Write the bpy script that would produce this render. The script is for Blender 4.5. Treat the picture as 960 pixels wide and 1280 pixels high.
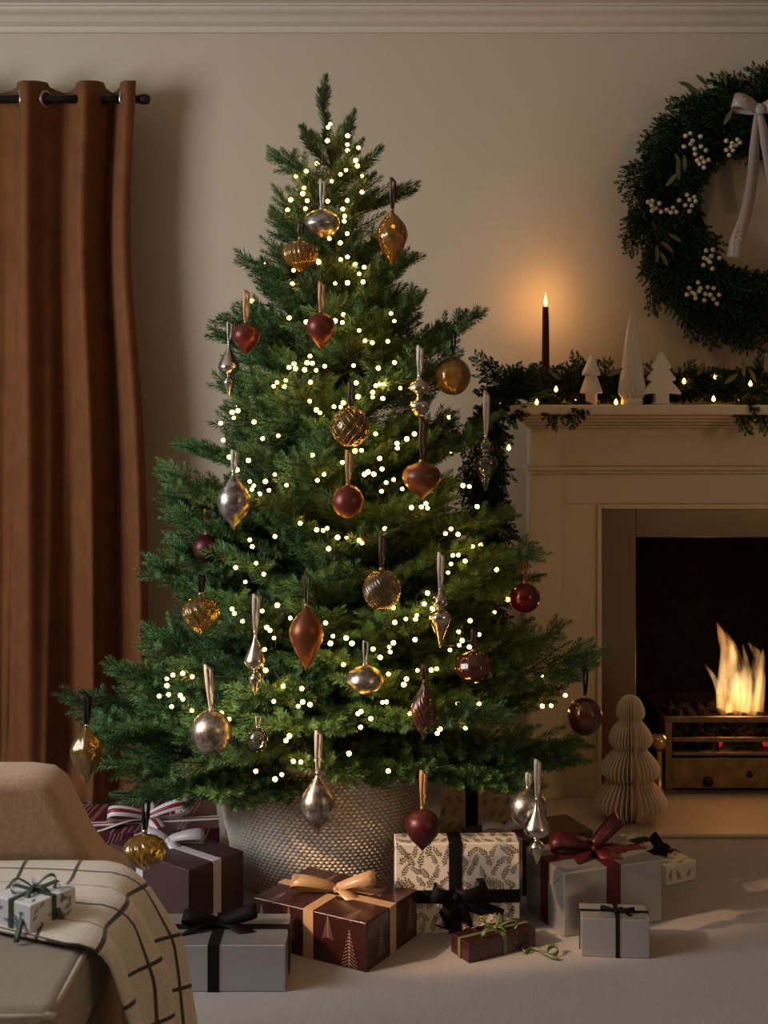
import bpy, math, random
import numpy as np
from mathutils import Vector, Matrix, Euler

random.seed(7)
rng = np.random.default_rng(7)
PI = math.pi
for o in list(bpy.data.objects):
    bpy.data.objects.remove(o)
scene = bpy.context.scene
COL = scene.collection

# ------------------------------------------------------------------ camera
F = 1644.0          # focal length in pixels of the 960x1280 frame
CZ = 1.22           # camera height
HY = 500.0          # horizon row
cam = bpy.data.cameras.new('camera')
cam.sensor_fit = 'VERTICAL'
cam.sensor_height = 36.0
cam.lens = F / 1280 * 36.0
cam.shift_y = -(640 - HY) / 1280.0
cam.clip_start = 0.05
cam.dof.use_dof = True
cam.dof.focus_distance = 3.1
cam.dof.aperture_fstop = 8.0
cam_o = bpy.data.objects.new('camera', cam)
cam_o.location = (0, 0, CZ)
cam_o.rotation_euler = (PI / 2, 0, 0)
COL.objects.link(cam_o)
scene.camera = cam_o

# ------------------------------------------------------------------ view, world
scene.view_settings.view_transform = 'Standard'
scene.view_settings.look = 'None'
scene.view_settings.gamma = 1.0
scene.view_settings.exposure = 0.0
scene.view_settings.use_curve_mapping = False
world = bpy.data.worlds.new('world')
scene.world = world
world.use_nodes = True
world.node_tree.nodes['Background'].inputs['Color'].default_value = (0.62, 0.78, 1.0, 1)
world.node_tree.nodes['Background'].inputs['Strength'].default_value = 0.35


def area_light(name, loc, target, sx, sy, power, color):
    l = bpy.data.lights.new(name, 'AREA')
    l.shape = 'RECTANGLE'
    l.size, l.size_y = sx, sy
    l.energy = power
    l.color = color
    o = bpy.data.objects.new(name, l)
    o.location = loc
    d = Vector(target) - Vector(loc)
    o.rotation_euler = d.to_track_quat('-Z', 'Y').to_euler()
    COL.objects.link(o)
    return o


def point_light(name, loc, power, color, radius):
    l = bpy.data.lights.new(name, 'POINT')
    l.energy = power
    l.color = color
    l.shadow_soft_size = radius
    o = bpy.data.objects.new(name, l)
    o.location = loc
    COL.objects.link(o)
    return o


# daylight coming in through the window of the left wall
area_light('window_daylight', (-2.46, 1.95, 1.55), (0.3, 2.9, 0.5), 1.2, 1.3, 60.0, (0.95, 0.97, 1.0))
# bare spot added out of view at left for the warm beam on the gifts
lamp = bpy.data.lights.new('warm_beam', 'SPOT')
lamp.energy = 330.0
lamp.color = (1.0, 0.60, 0.30)
lamp.spot_size = math.radians(13.5)
lamp.spot_blend = 0.45
lamp.shadow_soft_size = 0.035
lamp_o = bpy.data.objects.new('warm_beam', lamp)
lamp_o.location = (-2.2, 1.75, 1.62)
lamp_o.rotation_euler = (Vector((0.11, 3.05, 0.19)) - Vector(lamp_o.location)).to_track_quat('-Z', 'Y').to_euler()
COL.objects.link(lamp_o)


# bare warm fill light added out of view at right to lift the mantel
point_light('warm_fill', (2.55, 0.3, 1.5), 25.0, (1.0, 0.70, 0.38), 0.14)

# ------------------------------------------------------------------ pixel helpers
def at(px, py, d):
    """pixel of the 960x1280 photo + distance -> point"""
    return Vector(((px - 480) * d / F, d, CZ - (py - HY) * d / F))


def ground(px, py, z=0.0):
    d = F * (CZ - z) / (py - HY)
    return at(px, py, d)


# ------------------------------------------------------------------ materials
MATS = {}


def mat(name, col, rough=0.5, metal=0.0, noise=None, bump=None, sheen=0.0, spec=0.5,
        emit=None, coat=0.0, col2=None, rnd=0.0, sss=0.0, trans=0.0):
    if name in MATS:
        return MATS[name]
    m = bpy.data.materials.new(name)
    m.use_nodes = True
    nt = m.node_tree
    b = nt.nodes['Principled BSDF']
    b.inputs['Base Color'].default_value = (*col, 1)
    b.inputs['Roughness'].default_value = rough
    b.inputs['Metallic'].default_value = metal
    b.inputs['Specular IOR Level'].default_value = spec
    b.inputs['Sheen Weight'].default_value = sheen
    b.inputs['Coat Weight'].default_value = coat
    b.inputs['Transmission Weight'].default_value = trans
    if sss:
        b.inputs['Subsurface Weight'].default_value = sss
        b.inputs['Subsurface Radius'].default_value = (0.01, 0.006, 0.003)
    if emit:
        b.inputs['Emission Color'].default_value = (*emit[0], 1)
        b.inputs['Emission Strength'].default_value = emit[1]
    tc = None
    if noise or bump:
        tc = nt.nodes.new('ShaderNodeTexCoord')
    if noise:
        sc, lo, hi = noise
        n = nt.nodes.new('ShaderNodeTexNoise')
        n.inputs['Scale'].default_value = sc
        n.inputs['Detail'].default_value = 4
        nt.links.new(tc.outputs['Object'], n.inputs['Vector'])
        r = nt.nodes.new('ShaderNodeValToRGB')
        r.color_ramp.elements[0].position = lo
        r.color_ramp.elements[1].position = hi
        r.color_ramp.elements[0].color = (*col, 1)
        r.color_ramp.elements[1].color = (*(col2 or tuple(min(1, c * 1.5) for c in col)), 1)
        nt.links.new(n.outputs['Fac'], r.inputs['Fac'])
        src = r.outputs['Color']
        if rnd:
            oi = nt.nodes.new('ShaderNodeObjectInfo')
            hsv = nt.nodes.new('ShaderNodeHueSaturation')
            mr = nt.nodes.new('ShaderNodeMapRange')
            mr.inputs['To Min'].default_value = 1 - rnd
            mr.inputs['To Max'].default_value = 1 + rnd
            nt.links.new(oi.outputs['Random'], mr.inputs['Value'])
            nt.links.new(mr.outputs['Result'], hsv.inputs['Value'])
            nt.links.new(src, hsv.inputs['Color'])
            src = hsv.outputs['Color']
        nt.links.new(src, b.inputs['Base Color'])
    if bump:
        sc, st, dist = bump
        n = nt.nodes.new('ShaderNodeTexNoise')
        n.inputs['Scale'].default_value = sc
        n.inputs['Detail'].default_value = 3
        nt.links.new(tc.outputs['Object'], n.inputs['Vector'])
        bp = nt.nodes.new('ShaderNodeBump')
        bp.inputs['Strength'].default_value = st
        bp.inputs['Distance'].default_value = dist
        nt.links.new(n.outputs['Fac'], bp.inputs['Height'])
        nt.links.new(bp.outputs['Normal'], b.inputs['Normal'])
    MATS[name] = m
    return m


def mat_emit(name, col, strength):
    m = bpy.data.materials.new(name)
    m.use_nodes = True
    nt = m.node_tree
    nt.nodes.clear()
    e = nt.nodes.new('ShaderNodeEmission')
    e.inputs['Color'].default_value = (*col, 1)
    e.inputs['Strength'].default_value = strength
    o = nt.nodes.new('ShaderNodeOutputMaterial')
    nt.links.new(e.outputs[0], o.inputs['Surface'])
    MATS[name] = m
    return m


def mat_glass(name, col, body, solid=0.4, rough=0.04):
    """thin blown glass: tinted see-through body with a glossy outer skin"""
    m = bpy.data.materials.new(name)
    m.use_nodes = True
    nt = m.node_tree
    nt.nodes.clear()
    L = nt.links.new
    tr = nt.nodes.new('ShaderNodeBsdfTransparent')
    tr.inputs['Color'].default_value = (*col, 1)
    pr = nt.nodes.new('ShaderNodeBsdfPrincipled')
    pr.inputs['Base Color'].default_value = (*body, 1)
    pr.inputs['Roughness'].default_value = 0.25
    pr.inputs['Metallic'].default_value = 0.3
    mx = nt.nodes.new('ShaderNodeMixShader')
    mx.inputs[0].default_value = solid
    L(tr.outputs[0], mx.inputs[1]); L(pr.outputs[0], mx.inputs[2])
    gl = nt.nodes.new('ShaderNodeBsdfGlossy')
    gl.inputs['Roughness'].default_value = rough
    fr = nt.nodes.new('ShaderNodeFresnel')
    fr.inputs['IOR'].default_value = 1.6
    m2 = nt.nodes.new('ShaderNodeMixShader')
    L(fr.outputs[0], m2.inputs[0]); L(mx.outputs[0], m2.inputs[1]); L(gl.outputs[0], m2.inputs[2])
    o = nt.nodes.new('ShaderNodeOutputMaterial')
    L(m2.outputs[0], o.inputs['Surface'])
    MATS[name] = m
    return m


def mat_mercury(name, c1, c2, scale=60, lo=0.42, hi=0.62, rough=0.22):
    m = bpy.data.materials.new(name)
    m.use_nodes = True
    nt = m.node_tree
    L = nt.links.new
    b = nt.nodes['Principled BSDF']
    b.inputs['Metallic'].default_value = 1.0
    tc = nt.nodes.new('ShaderNodeTexCoord')
    n = nt.nodes.new('ShaderNodeTexNoise')
    n.inputs['Scale'].default_value = scale
    n.inputs['Detail'].default_value = 8
    n.inputs['Roughness'].default_value = 0.7
    L(tc.outputs['Object'], n.inputs['Vector'])
    r = nt.nodes.new('ShaderNodeValToRGB')
    r.color_ramp.elements[0].position = lo
    r.color_ramp.elements[1].position = hi
    r.color_ramp.elements[0].color = (*c1, 1)
    r.color_ramp.elements[1].color = (*c2, 1)
    L(n.outputs['Fac'], r.inputs['Fac'])
    L(r.outputs['Color'], b.inputs['Base Color'])
    mr = nt.nodes.new('ShaderNodeMapRange')
    mr.inputs['To Min'].default_value = rough + 0.25
    mr.inputs['To Max'].default_value = rough
    L(n.outputs['Fac'], mr.inputs['Value'])
    L(mr.outputs['Result'], b.inputs['Roughness'])
    MATS[name] = m
    return m


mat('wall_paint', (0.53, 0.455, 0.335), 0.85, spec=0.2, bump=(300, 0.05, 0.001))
mat('low_bounce_wall', (0.26, 0.22, 0.17), 0.85, spec=0.2)  # tone of the unseen walls, darkened to cut bounced light
mat('trim_paint', (0.60, 0.54, 0.45), 0.6, spec=0.3)
mat('ceiling_paint', (0.62, 0.57, 0.50), 0.9, spec=0.2)
mat('mantel_paint', (0.68, 0.57, 0.39), 0.5, spec=0.35, noise=(3, 0.3, 0.8), col2=(0.72, 0.605, 0.42))
mat('carpet', (0.335, 0.300, 0.285), 0.95, spec=0.1, noise=(260, 0.35, 0.7), col2=(0.43, 0.385, 0.365), bump=(420, 0.6, 0.004), sheen=0.2)
mat('hearth_stone', (0.50, 0.41, 0.29), 0.55, noise=(5, 0.3, 0.8), col2=(0.56, 0.465, 0.335))
mat('bronze_slip', (0.21, 0.155, 0.105), 0.33, 0.9, noise=(2.5, 0.3, 0.8), col2=(0.29, 0.21, 0.135))
mat('soot', (0.004, 0.003, 0.003), 0.95, noise=(20, 0.4, 0.7), col2=(0.009, 0.006, 0.005), spec=0.05)
mat('grate_brass', (0.20, 0.135, 0.07), 0.42, 0.85, noise=(25, 0.35, 0.75), col2=(0.33, 0.23, 0.12))
mat('brass', (0.55, 0.40, 0.18), 0.25, 1.0)
mat('coal', (0.008, 0.007, 0.007), 0.9, spec=0.08, noise=(60, 0.4, 0.7), bump=(60, 0.6, 0.01))
mat('ember', (0.05, 0.01, 0.01), 0.9, emit=((1.0, 0.035, 0.025), 0.35))
mat('black_metal', (0.012, 0.012, 0.013), 0.4, 0.5)
mat('steel_ring', (0.45, 0.42, 0.38), 0.3, 1.0)
mat('trunk_bark', (0.10, 0.055, 0.02), 0.9, noise=(60, 0.35, 0.7), bump=(90, 0.6, 0.004))
mat('stem_bark', (0.07, 0.05, 0.02), 0.9)
mat('needles', (0.040, 0.105, 0.030), 0.5, noise=(7, 0.3, 0.7), col2=(0.095, 0.195, 0.060), rnd=0.35, spec=0.35)
mat('cedar', (0.014, 0.036, 0.012), 0.6, noise=(9, 0.3, 0.7), col2=(0.036, 0.066, 0.020), rnd=0.3, spec=0.25)
mat('olive_leaf', (0.075, 0.085, 0.028), 0.5, noise=(15, 0.3, 0.7), col2=(0.13, 0.13, 0.045))
mat('berry', (0.60, 0.52, 0.38), 0.4)
mat('berry_tip', (0.05, 0.03, 0.015), 0.8)
mat('cable', (0.008, 0.012, 0.006), 0.6)
mat_emit('fairy_bulb', (1.0, 0.47, 0.075), 32.0)
mat_emit('garland_bulb', (1.0, 0.44, 0.055), 22.0)
mat('wicker', (0.70, 0.61, 0.51), 0.75, noise=(5, 0.3, 0.75), col2=(0.80, 0.75, 0.68), spec=0.25)
mat('wicker_core', (0.54, 0.45, 0.36), 0.9)
mat('moss', (0.03, 0.03, 0.015), 0.95)
mat('candle_wax', (0.040, 0.005, 0.007), 0.5, spec=0.2)
mat('wick', (0.01, 0.01, 0.01), 0.9)
mat_emit('candle_flame', (1.0, 0.50, 0.11), 8.0)
mat('ceramic', (0.66, 0.62, 0.56), 0.5, spec=0.4)
mat('paper_cream', (0.86, 0.72, 0.57), 0.85, spec=0.15)
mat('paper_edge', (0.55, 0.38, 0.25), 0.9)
# velvet curtain
mat('velvet', (0.125, 0.043, 0.011), 0.8, sheen=0.08, noise=(14, 0.3, 0.75), col2=(0.175, 0.063, 0.018), spec=0.15)
# ornaments
mat('matte_burgundy', (0.115, 0.018, 0.014), 0.36, 0.45, noise=(30, 0.3, 0.8), col2=(0.15, 0.026, 0.018))
mat('matte_wine', (0.07, 0.010, 0.014), 0.40, 0.4)
mat('matte_bronze', (0.20, 0.062, 0.022), 0.38, 0.65, noise=(12, 0.35, 0.75), col2=(0.13, 0.045, 0.022))
mat('matte_brown', (0.125, 0.040, 0.022), 0.38, 0.5)
mat('shiny_red', (0.10, 0.006, 0.008), 0.12, 0.3)
mat_mercury('mercury', (0.16, 0.14, 0.12), (0.62, 0.58, 0.54))
mat_mercury('mercury_clean', (0.40, 0.36, 0.32), (0.72, 0.67, 0.60), scale=35, rough=0.10)
mat_glass('amber_glass', (0.62, 0.36, 0.06), (0.34, 0.17, 0.025), 0.45)
mat_glass('olive_glass', (0.66, 0.46, 0.10), (0.30, 0.19, 0.03), 0.30)
mat_glass('dark_amber_glass', (0.46, 0.20, 0.06), (0.13, 0.035, 0.012), 0.5)
mat_glass('smoke_glass', (0.52, 0.42, 0.24), (0.14, 0.085, 0.03), 0.4)
mat_glass('clear_glass', (0.93, 0.93, 0.90), (0.6, 0.6, 0.55), 0.04)
mat('lattice_gold', (0.42, 0.27, 0.07), 0.25, 0.9)
mat('orn_cap', (0.30, 0.22, 0.12), 0.35, 1.0)
mat('silver_cap', (0.55, 0.52, 0.48), 0.25, 1.0)
# ribbons
mat('rib_tan', (0.46, 0.24, 0.105), 0.35)
mat('rib_tan_gift', (0.52, 0.32, 0.18), 0.33)
mat('rib_black', (0.006, 0.005, 0.006), 0.7, spec=0.15)
mat('rib_brown', (0.045, 0.018, 0.012), 0.45)
mat('rib_silver', (0.52, 0.45, 0.38), 0.35)
mat('rib_lilac', (0.55, 0.48, 0.50), 0.32)
mat('rib_mauve', (0.42, 0.36, 0.335), 0.3)
mat('rib_wine', (0.085, 0.006, 0.012), 0.42)
mat('rib_green', (0.030, 0.062, 0.036), 0.5)
mat('rib_lightgreen', (0.115, 0.16, 0.065), 0.4)
mat('rib_white', (0.70, 0.64, 0.62), 0.35)
mat('rib_red', (0.23, 0.015, 0.03), 0.35)
mat('rib_pinkred', (0.22, 0.03, 0.03), 0.35)
# gift papers
mat('paper_plum', (0.052, 0.021, 0.022), 0.35, spec=0.5)
mat('paper_silver', (0.48, 0.48, 0.49), 0.30, 0.7, spec=0.5)
mat('paper_silver_large', (0.46, 0.455, 0.45), 0.33, 0.65, spec=0.5)
mat('paper_burgundy', (0.040, 0.009, 0.008), 0.28, spec=0.55, coat=0.3)
mat('paper_berry', (0.070, 0.010, 0.018), 0.32, spec=0.5)
mat('paper_ivory', (0.72, 0.66, 0.58), 0.5, spec=0.35)
mat('paper_gold_ivory', (0.50, 0.40, 0.24), 0.5, spec=0.3)
mat('paper_brown', (0.085, 0.045, 0.025), 0.4)
mat('paper_white', (0.70, 0.70, 0.70), 0.5)
mat('print_gold', (0.15, 0.098, 0.045), 0.45, 0.2)
mat('print_dark', (0.07, 0.055, 0.045), 0.5)
mat('print_rose', (0.46, 0.27, 0.21), 0.45)
mat('print_blue', (0.06, 0.09, 0.13), 0.5)
mat('chair_fabric', (0.42, 0.265, 0.155), 0.9, sheen=0.2, noise=(150, 0.4, 0.65), col2=(0.50, 0.325, 0.20), bump=(350, 0.5, 0.002), spec=0.15)
mat('seat_fabric', (0.25, 0.20, 0.15), 0.92, sheen=0.25, noise=(200, 0.4, 0.65), col2=(0.30, 0.24, 0.18), bump=(400, 0.4, 0.002), spec=0.15)
mat('piping_fabric', (0.46, 0.40, 0.32), 0.8)
mat('dark_wood', (0.03, 0.018, 0.01), 0.5)
mat('window_frame_paint', (0.75, 0.73, 0.70), 0.5)
mat('pane_glass', (0.9, 0.95, 1.0), 0.0, trans=1.0)


# ------------------------------------------------------------------ mesh builder
class MB:
    def __init__(self):
        self.v = []
        self.f = []
        self.mi = []
        self.cur = 0
        self.uv = None

    def add(self, verts, faces):
        o = len(self.v)
        self.v.extend([tuple(p) for p in verts])
        for f in faces:
            self.f.append(tuple(i + o for i in f))
            self.mi.append(self.cur)
        return self

    def box(self, x0, x1, y0, y1, z0, z1, M=None):
        vs = [Vector((x, y, z)) for x in (x0, x1) for y in (y0, y1) for z in (z0, z1)]
        if M is not None:
            vs = [M @ p for p in vs]
        self.add(vs, [(0, 1, 3, 2), (4, 6, 7, 5), (0, 4, 5, 1), (2, 3, 7, 6), (0, 2, 6, 4), (1, 5, 7, 3)])
        return self

    def tube(self, pts, r, n=6, cap=True):
        pts = [Vector(p) for p in pts]
        if not hasattr(r, '__len__'):
            r = [r] * len(pts)
        vs, fs = [], []
        t0 = (pts[1] - pts[0]).normalized()
        up = Vector((0, 0, 1)) if abs(t0.z) < 0.9 else Vector((1, 0, 0))
        nrm = t0.cross(up).normalized()
        for i, p in enumerate(pts):
            if i == 0:
                t = pts[1] - pts[0]
            elif i == len(pts) - 1:
                t = pts[-1] - pts[-2]
            else:
                t = pts[i + 1] - pts[i - 1]
            t = t.normalized() if t.length > 1e-9 else t0
            nrm = (nrm - t * nrm.dot(t))
            nrm = nrm.normalized() if nrm.length > 1e-6 else t.orthogonal().normalized()
            b = t.cross(nrm)
            for k in range(n):
                a = 2 * PI * k / n
                vs.append(p + (nrm * math.cos(a) + b * math.sin(a)) * r[i])
        for i in range(len(pts) - 1):
            for k in range(n):
                k2 = (k + 1) % n
                fs.append((i * n + k, i * n + k2, (i + 1) * n + k2, (i + 1) * n + k))
        if cap:
            fs.append(tuple(range(n - 1, -1, -1)))
            fs.append(tuple((len(pts) - 1) * n + k for k in range(n)))
        self.add(vs, fs)
        return self

    def ring(self, c, axis, R, r, n=20, m=8):
        axis = Vector(axis).normalized()
        u = axis.orthogonal().normalized()
        w = axis.cross(u)
        vs, fs = [], []
        for i in range(n):
            a = 2 * PI * i / n
            d = u * math.cos(a) + w * math.sin(a)
            for j in range(m):
                b = 2 * PI * j / m
                vs.append(Vector(c) + d * (R + r * math.cos(b)) + axis * (r * math.sin(b)))
        for i in range(n):
            for j in range(m):
                i2, j2 = (i + 1) % n, (j + 1) % m
                fs.append((i * m + j, i2 * m + j, i2 * m + j2, i * m + j2))
        self.add(vs, fs)
        return self

    def lathe(self, prof, n=32, c=(0, 0, 0), ribs=0, depth=0.0, twist=0.0, squash=1.0):
        """profile [(r,z)] bottom to top"""
        c = Vector(c)
        vs, fs = [], []
        zmin, zmax = prof[0][1], prof[-1][1]
        for (r, z) in prof:
            t = (z - zmin) / max(1e-9, (zmax - zmin))
            for k in range(n):
                a = 2 * PI * k / n
                rr = r
                if ribs:
                    rr = r * (1 - depth * (0.5 + 0.5 * math.cos(ribs * (a + twist * t))))
                vs.append(c + Vector((rr * math.cos(a), rr * math.sin(a) * squash, z)))
        m = len(prof)
        for i in range(m - 1):
            for k in range(n):
                k2 = (k + 1) % n
                fs.append((i * n + k, i * n + k2, (i + 1) * n + k2, (i + 1) * n + k))
        fs.append(tuple(range(n - 1, -1, -1)))
        fs.append(tuple((m - 1) * n + k for k in range(n)))
        self.add(vs, fs)
        return self

    def strip(self, pts, wdirs, widths, th=0.0008):
        pts = [Vector(p) for p in pts]
        n = len(pts)
        if not isinstance(wdirs, list):
            wdirs = [wdirs] * n
        if not hasattr(widths, '__len__'):
            widths = [widths] * n
        vs, fs = [], []
        for i in range(n):
            t = pts[min(i + 1, n - 1)] - pts[max(i - 1, 0)]
            w = Vector(wdirs[i])
            if t.length > 1e-9:
                t.normalize()
                w = w - t * w.dot(t)
            w = w.normalized() if w.length > 1e-6 else t.orthogonal().normalized()
            nn = t.cross(w)
            h = widths[i] / 2
            vs += [pts[i] - w * h - nn * th / 2, pts[i] + w * h - nn * th / 2,
                   pts[i] + w * h + nn * th / 2, pts[i] - w * h + nn * th / 2]
        for i in range(n - 1):
            a, b = i * 4, (i + 1) * 4
            for k in range(4):
                k2 = (k + 1) % 4
                fs.append((a + k, a + k2, b + k2, b + k))
        fs.append((3, 2, 1, 0))
        e = (n - 1) * 4
        fs.append((e, e + 1, e + 2, e + 3))
        self.add(vs, fs)
        return self

    def prism(self, outline, y0, y1):
        """outline [(x,z)] extruded along y"""
        n = len(outline)
        vs = [(x, y0, z) for x, z in outline] + [(x, y1, z) for x, z in outline]
        fs = [tuple(range(n)), tuple(range(2 * n - 1, n - 1, -1))]
        for i in range(n):
            j = (i + 1) % n
            fs.append((i, i + n, j + n, j))
        self.add(vs, fs)
        return self

    def grid(self, P):
        """P[i][j] points"""
        m, n = len(P), len(P[0])
        vs = [p for row in P for p in row]
        fs = []
        for i in range(m - 1):
            for j in range(n - 1):
                fs.append((i * n + j, i * n + j + 1, (i + 1) * n + j + 1, (i + 1) * n + j))
        self.add(vs, fs)
        return self

    def mesh(self, name, mats, smooth=True):
        me = bpy.data.meshes.new(name)
        me.from_pydata(self.v, [], self.f)
        if not isinstance(mats, (list, tuple)):
            mats = [mats]
        for m in mats:
            me.materials.append(MATS[m])
        if len(mats) > 1:
            me.polygons.foreach_set('material_index', self.mi)
        if smooth:
            me.polygons.foreach_set('use_smooth', [True] * len(me.polygons))
        me.update()
        return me

    def build(self, name, mats, parent=None, smooth=True, M=None):
        return link(name, self.mesh(name, mats, smooth), parent, M)


def link(name, me, parent=None, M=None):
    o = bpy.data.objects.new(name, me)
    COL.objects.link(o)
    if parent is not None:
        o.parent = parent
    if M is not None:
        o.matrix_local = M
    return o


def empty(name, loc, rz=0.0):
    o = bpy.data.objects.new(name, None)
    o.empty_display_size = 0.05
    o.location = loc
    o.rotation_euler = (0, 0, rz)
    COL.objects.link(o)
    return o


def tag(o, label=None, cat=None, group=None, kind=None):
    if label: o['label'] = label
    if cat: o['category'] = cat
    if group: o['group'] = group
    if kind: o['kind'] = kind
    return o


def bevel(o, w, seg=2, angle=0.6):
    m = o.modifiers.new('bevel', 'BEVEL')
    m.width = w
    m.segments = seg
    m.limit_method = 'ANGLE'
    m.angle_limit = angle
    wn = o.modifiers.new('wn', 'WEIGHTED_NORMAL')
    return o


def smooth_prof(pts, k=6):
    """Catmull-Rom resample of [(a,b)...]"""
    out = []
    n = len(pts)
    for i in range(n - 1):
        p0 = pts[max(i - 1, 0)]; p1 = pts[i]; p2 = pts[i + 1]; p3 = pts[min(i + 2, n - 1)]
        for j in range(k):
            t = j / k
            out.append(tuple(0.5 * ((2 * p1[c]) + (-p0[c] + p2[c]) * t + (2 * p0[c] - 5 * p1[c] + 4 * p2[c] - p3[c]) * t * t
                                    + (-p0[c] + 3 * p1[c] - 3 * p2[c] + p3[c]) * t ** 3) for c in range(len(p1))))
    out.append(tuple(pts[-1]))
    return out


def struct(o):
    o['kind'] = 'structure'
    return o


# ================================================================== THE ROOM
WY = 4.12                 # back wall plane
XL, XR, YB, ZC = -2.5, 3.0, -2.6, 2.43
FX = 1.148                # centre of the fireplace
OPW = 0.377               # half width of fire opening
OPH = 0.80

b = MB(); b.box(XL, XR, YB, WY + 0.1, -0.05, 0.0)
struct(b.build('floor', 'carpet', smooth=False))
b = MB(); b.box(XL - 0.1, XR + 0.1, YB - 0.1, WY + 0.1, ZC, ZC + 0.08)
struct(b.build('ceiling', 'ceiling_paint', smooth=False))
b = MB()
b.box(XL, FX - OPW, WY, WY + 0.12, 0, ZC); b.box(FX + OPW, XR, WY, WY + 0.12, 0, ZC)
b.box(FX - OPW, FX + OPW, WY, WY + 0.12, OPH, ZC)
struct(b.build('wall_back', 'wall_paint', smooth=False))
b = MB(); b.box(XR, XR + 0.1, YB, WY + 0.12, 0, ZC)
struct(b.build('wall_right', 'low_bounce_wall', smooth=False))
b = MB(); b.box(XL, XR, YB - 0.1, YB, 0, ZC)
struct(b.build('wall_front', 'low_bounce_wall', smooth=False))
# left wall with a window opening
W0, W1, WZ0, WZ1 = 1.25, 2.65, 0.75, 2.20
b = MB()
b.box(XL - 0.1, XL, YB, W0, 0, ZC); b.box(XL - 0.1, XL, W1, WY + 0.12, 0, ZC)
b.box(XL - 0.1, XL, W0, W1, 0, WZ0); b.box(XL - 0.1, XL, W0, W1, WZ1, ZC)
struct(b.build('wall_left', 'wall_paint', smooth=False))
wn = struct(empty('window_1', (XL - 0.05, (W0 + W1) / 2, WZ0)))
hw, hh = (W1 - W0) / 2, WZ1 - WZ0
b = MB()
b.box(-0.04, 0.0, -hw, -hw + 0.05, 0, hh); b.box(-0.04, 0.0, hw - 0.05, hw, 0, hh)
b.box(-0.04, 0.0, -hw + 0.05, hw - 0.05, 0, 0.05); b.box(-0.04, 0.0, -hw + 0.05, hw - 0.05, hh - 0.05, hh)
b.box(-0.035, -0.005, -0.015, 0.015, 0.05, hh - 0.05); b.box(-0.035, -0.005, -hw + 0.05, hw - 0.05, hh / 2 - 0.015, hh / 2 + 0.015)
b.build('window_frame', 'window_frame_paint', wn, smooth=False)

# cornice
prof = [(0, 2.368), (0.012, 2.368), (0.018, 2.376), (0.022, 2.384), (0.030, 2.386), (0.045, 2.392), (0.060, 2.404),
        (0.066, 2.407), (0.072, 2.409), (0.085, 2.412), (0.095, 2.417), (0.10, 2.424), (0.112, 2.424), (0.112, ZC), (0, ZC)]
b = MB()
n = len(prof)
b.add([(XL, WY - r, z) for r, z in prof] + [(XR, WY - r, z) for r, z in prof],
      [(i, (i + 1) % n, (i + 1) % n + n, i + n) for i in range(n)])
struct(b.build('trim_1', 'trim_paint', smooth=False))
# skirting boards
for nm, x0, x1 in (('baseboard_left', XL, 0.44), ('baseboard_right', 1.86, XR)):
    b = MB()
    pr = [(0, 0), (0.016, 0), (0.016, 0.12), (0.011, 0.128), (0.011, 0.14), (0, 0.148)]
    n = len(pr)
    b.add([(x0, WY - r, z) for r, z in pr] + [(x1, WY - r, z) for r, z in pr],
          [(i, (i + 1) % n, (i + 1) % n + n, i + n) for i in range(n)] + [tuple(range(n)), tuple(range(2 * n - 1, n - 1, -1))])
    struct(b.build(nm, 'trim_paint', smooth=False))

# ================================================================== FIREPLACE
HZ = 0.012
b = MB(); b.box(0.40, 1.90, 3.66, 4.03, 0.0, HZ)
hearth = tag(bevel(b.build('hearth_slab', 'hearth_stone', smooth=False), 0.004), 'cream stone hearth slab on the floor in front of the fire', 'hearth')

fp = tag(empty('fireplace_surround', (FX, 4.0, HZ)), 'cream painted fireplace surround with moulded mantel shelf', 'fireplace')


def fbox(name, x0, x1, y0, y1, z0, z1, m='mantel_paint', bev=0.003):
    """coordinates in the room; parented to the surround"""
    b = MB(); b.box(x0 - FX, x1 - FX, y0 - 4.0, y1 - 4.0, z0 - HZ, z1 - HZ)
    o = b.build(name, m, fp, smooth=False)
    if bev:
        bevel(o, bev)
    return o


PO, PI_ = FX - 0.445, FX - 0.54       # half-widths: outer edge of pilaster 0.703, inner 0.608
PO, PIN, SL = 0.703, 0.608, 0.486     # outer pilaster, inner pilaster, slip outer
for s in (-1, 1):
    def bx(name, a, c, *r, **k):
        x0, x1 = sorted((FX + s * a, FX + s * c))
        return fbox(name, x0, x1, *r, **k)
    bx('pilaster', PO, PIN, 3.985, WY, HZ, 0.995)
    bx('plinth_block', PO + 0.006, PIN - 0.004, 3.975, WY, HZ, 0.135)
    bx('inner_panel', PIN + 0.004, SL + 0.010, 4.010, WY, HZ, 0.9032)
    bx('inner_plinth', PIN - 0.004, SL + 0.012, 4.0, WY, HZ, 0.115)
    bx('inner_bead', SL + 0.014, SL, 3.998, WY, HZ, 0.889 + 0.014)
    bx('frieze_block', PO - 0.002, PIN, 3.988, WY, 1.018, 1.135)
fbox('lintel_panel', FX - PIN, FX + PIN, 4.010, WY, 0.903, 0.995)
fbox('lintel_bead', FX - SL - 0.0, FX + SL, 3.998, WY, 0.889, 0.903)
fbox('frieze', FX - PIN, FX + PIN, 4.006, WY, 1.018, 1.135)
# neck moulding across (stepping forward over the pilasters)
for (x0, x1, y) in ((FX - PO - 0.012, FX - PIN + 0.006, 3.968), (FX - PIN - 0.02, FX + PIN + 0.02, 3.990), (FX + PIN - 0.006, FX + PO + 0.012, 3.968)):
    fbox('neck_moulding', x0, x1, y, WY, 1.006, 1.018, bev=0.004)
    fbox('neck_moulding', x0 + 0.006, x1 - 0.006, y + 0.010, WY, 0.995, 1.006, bev=0.004)
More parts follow.
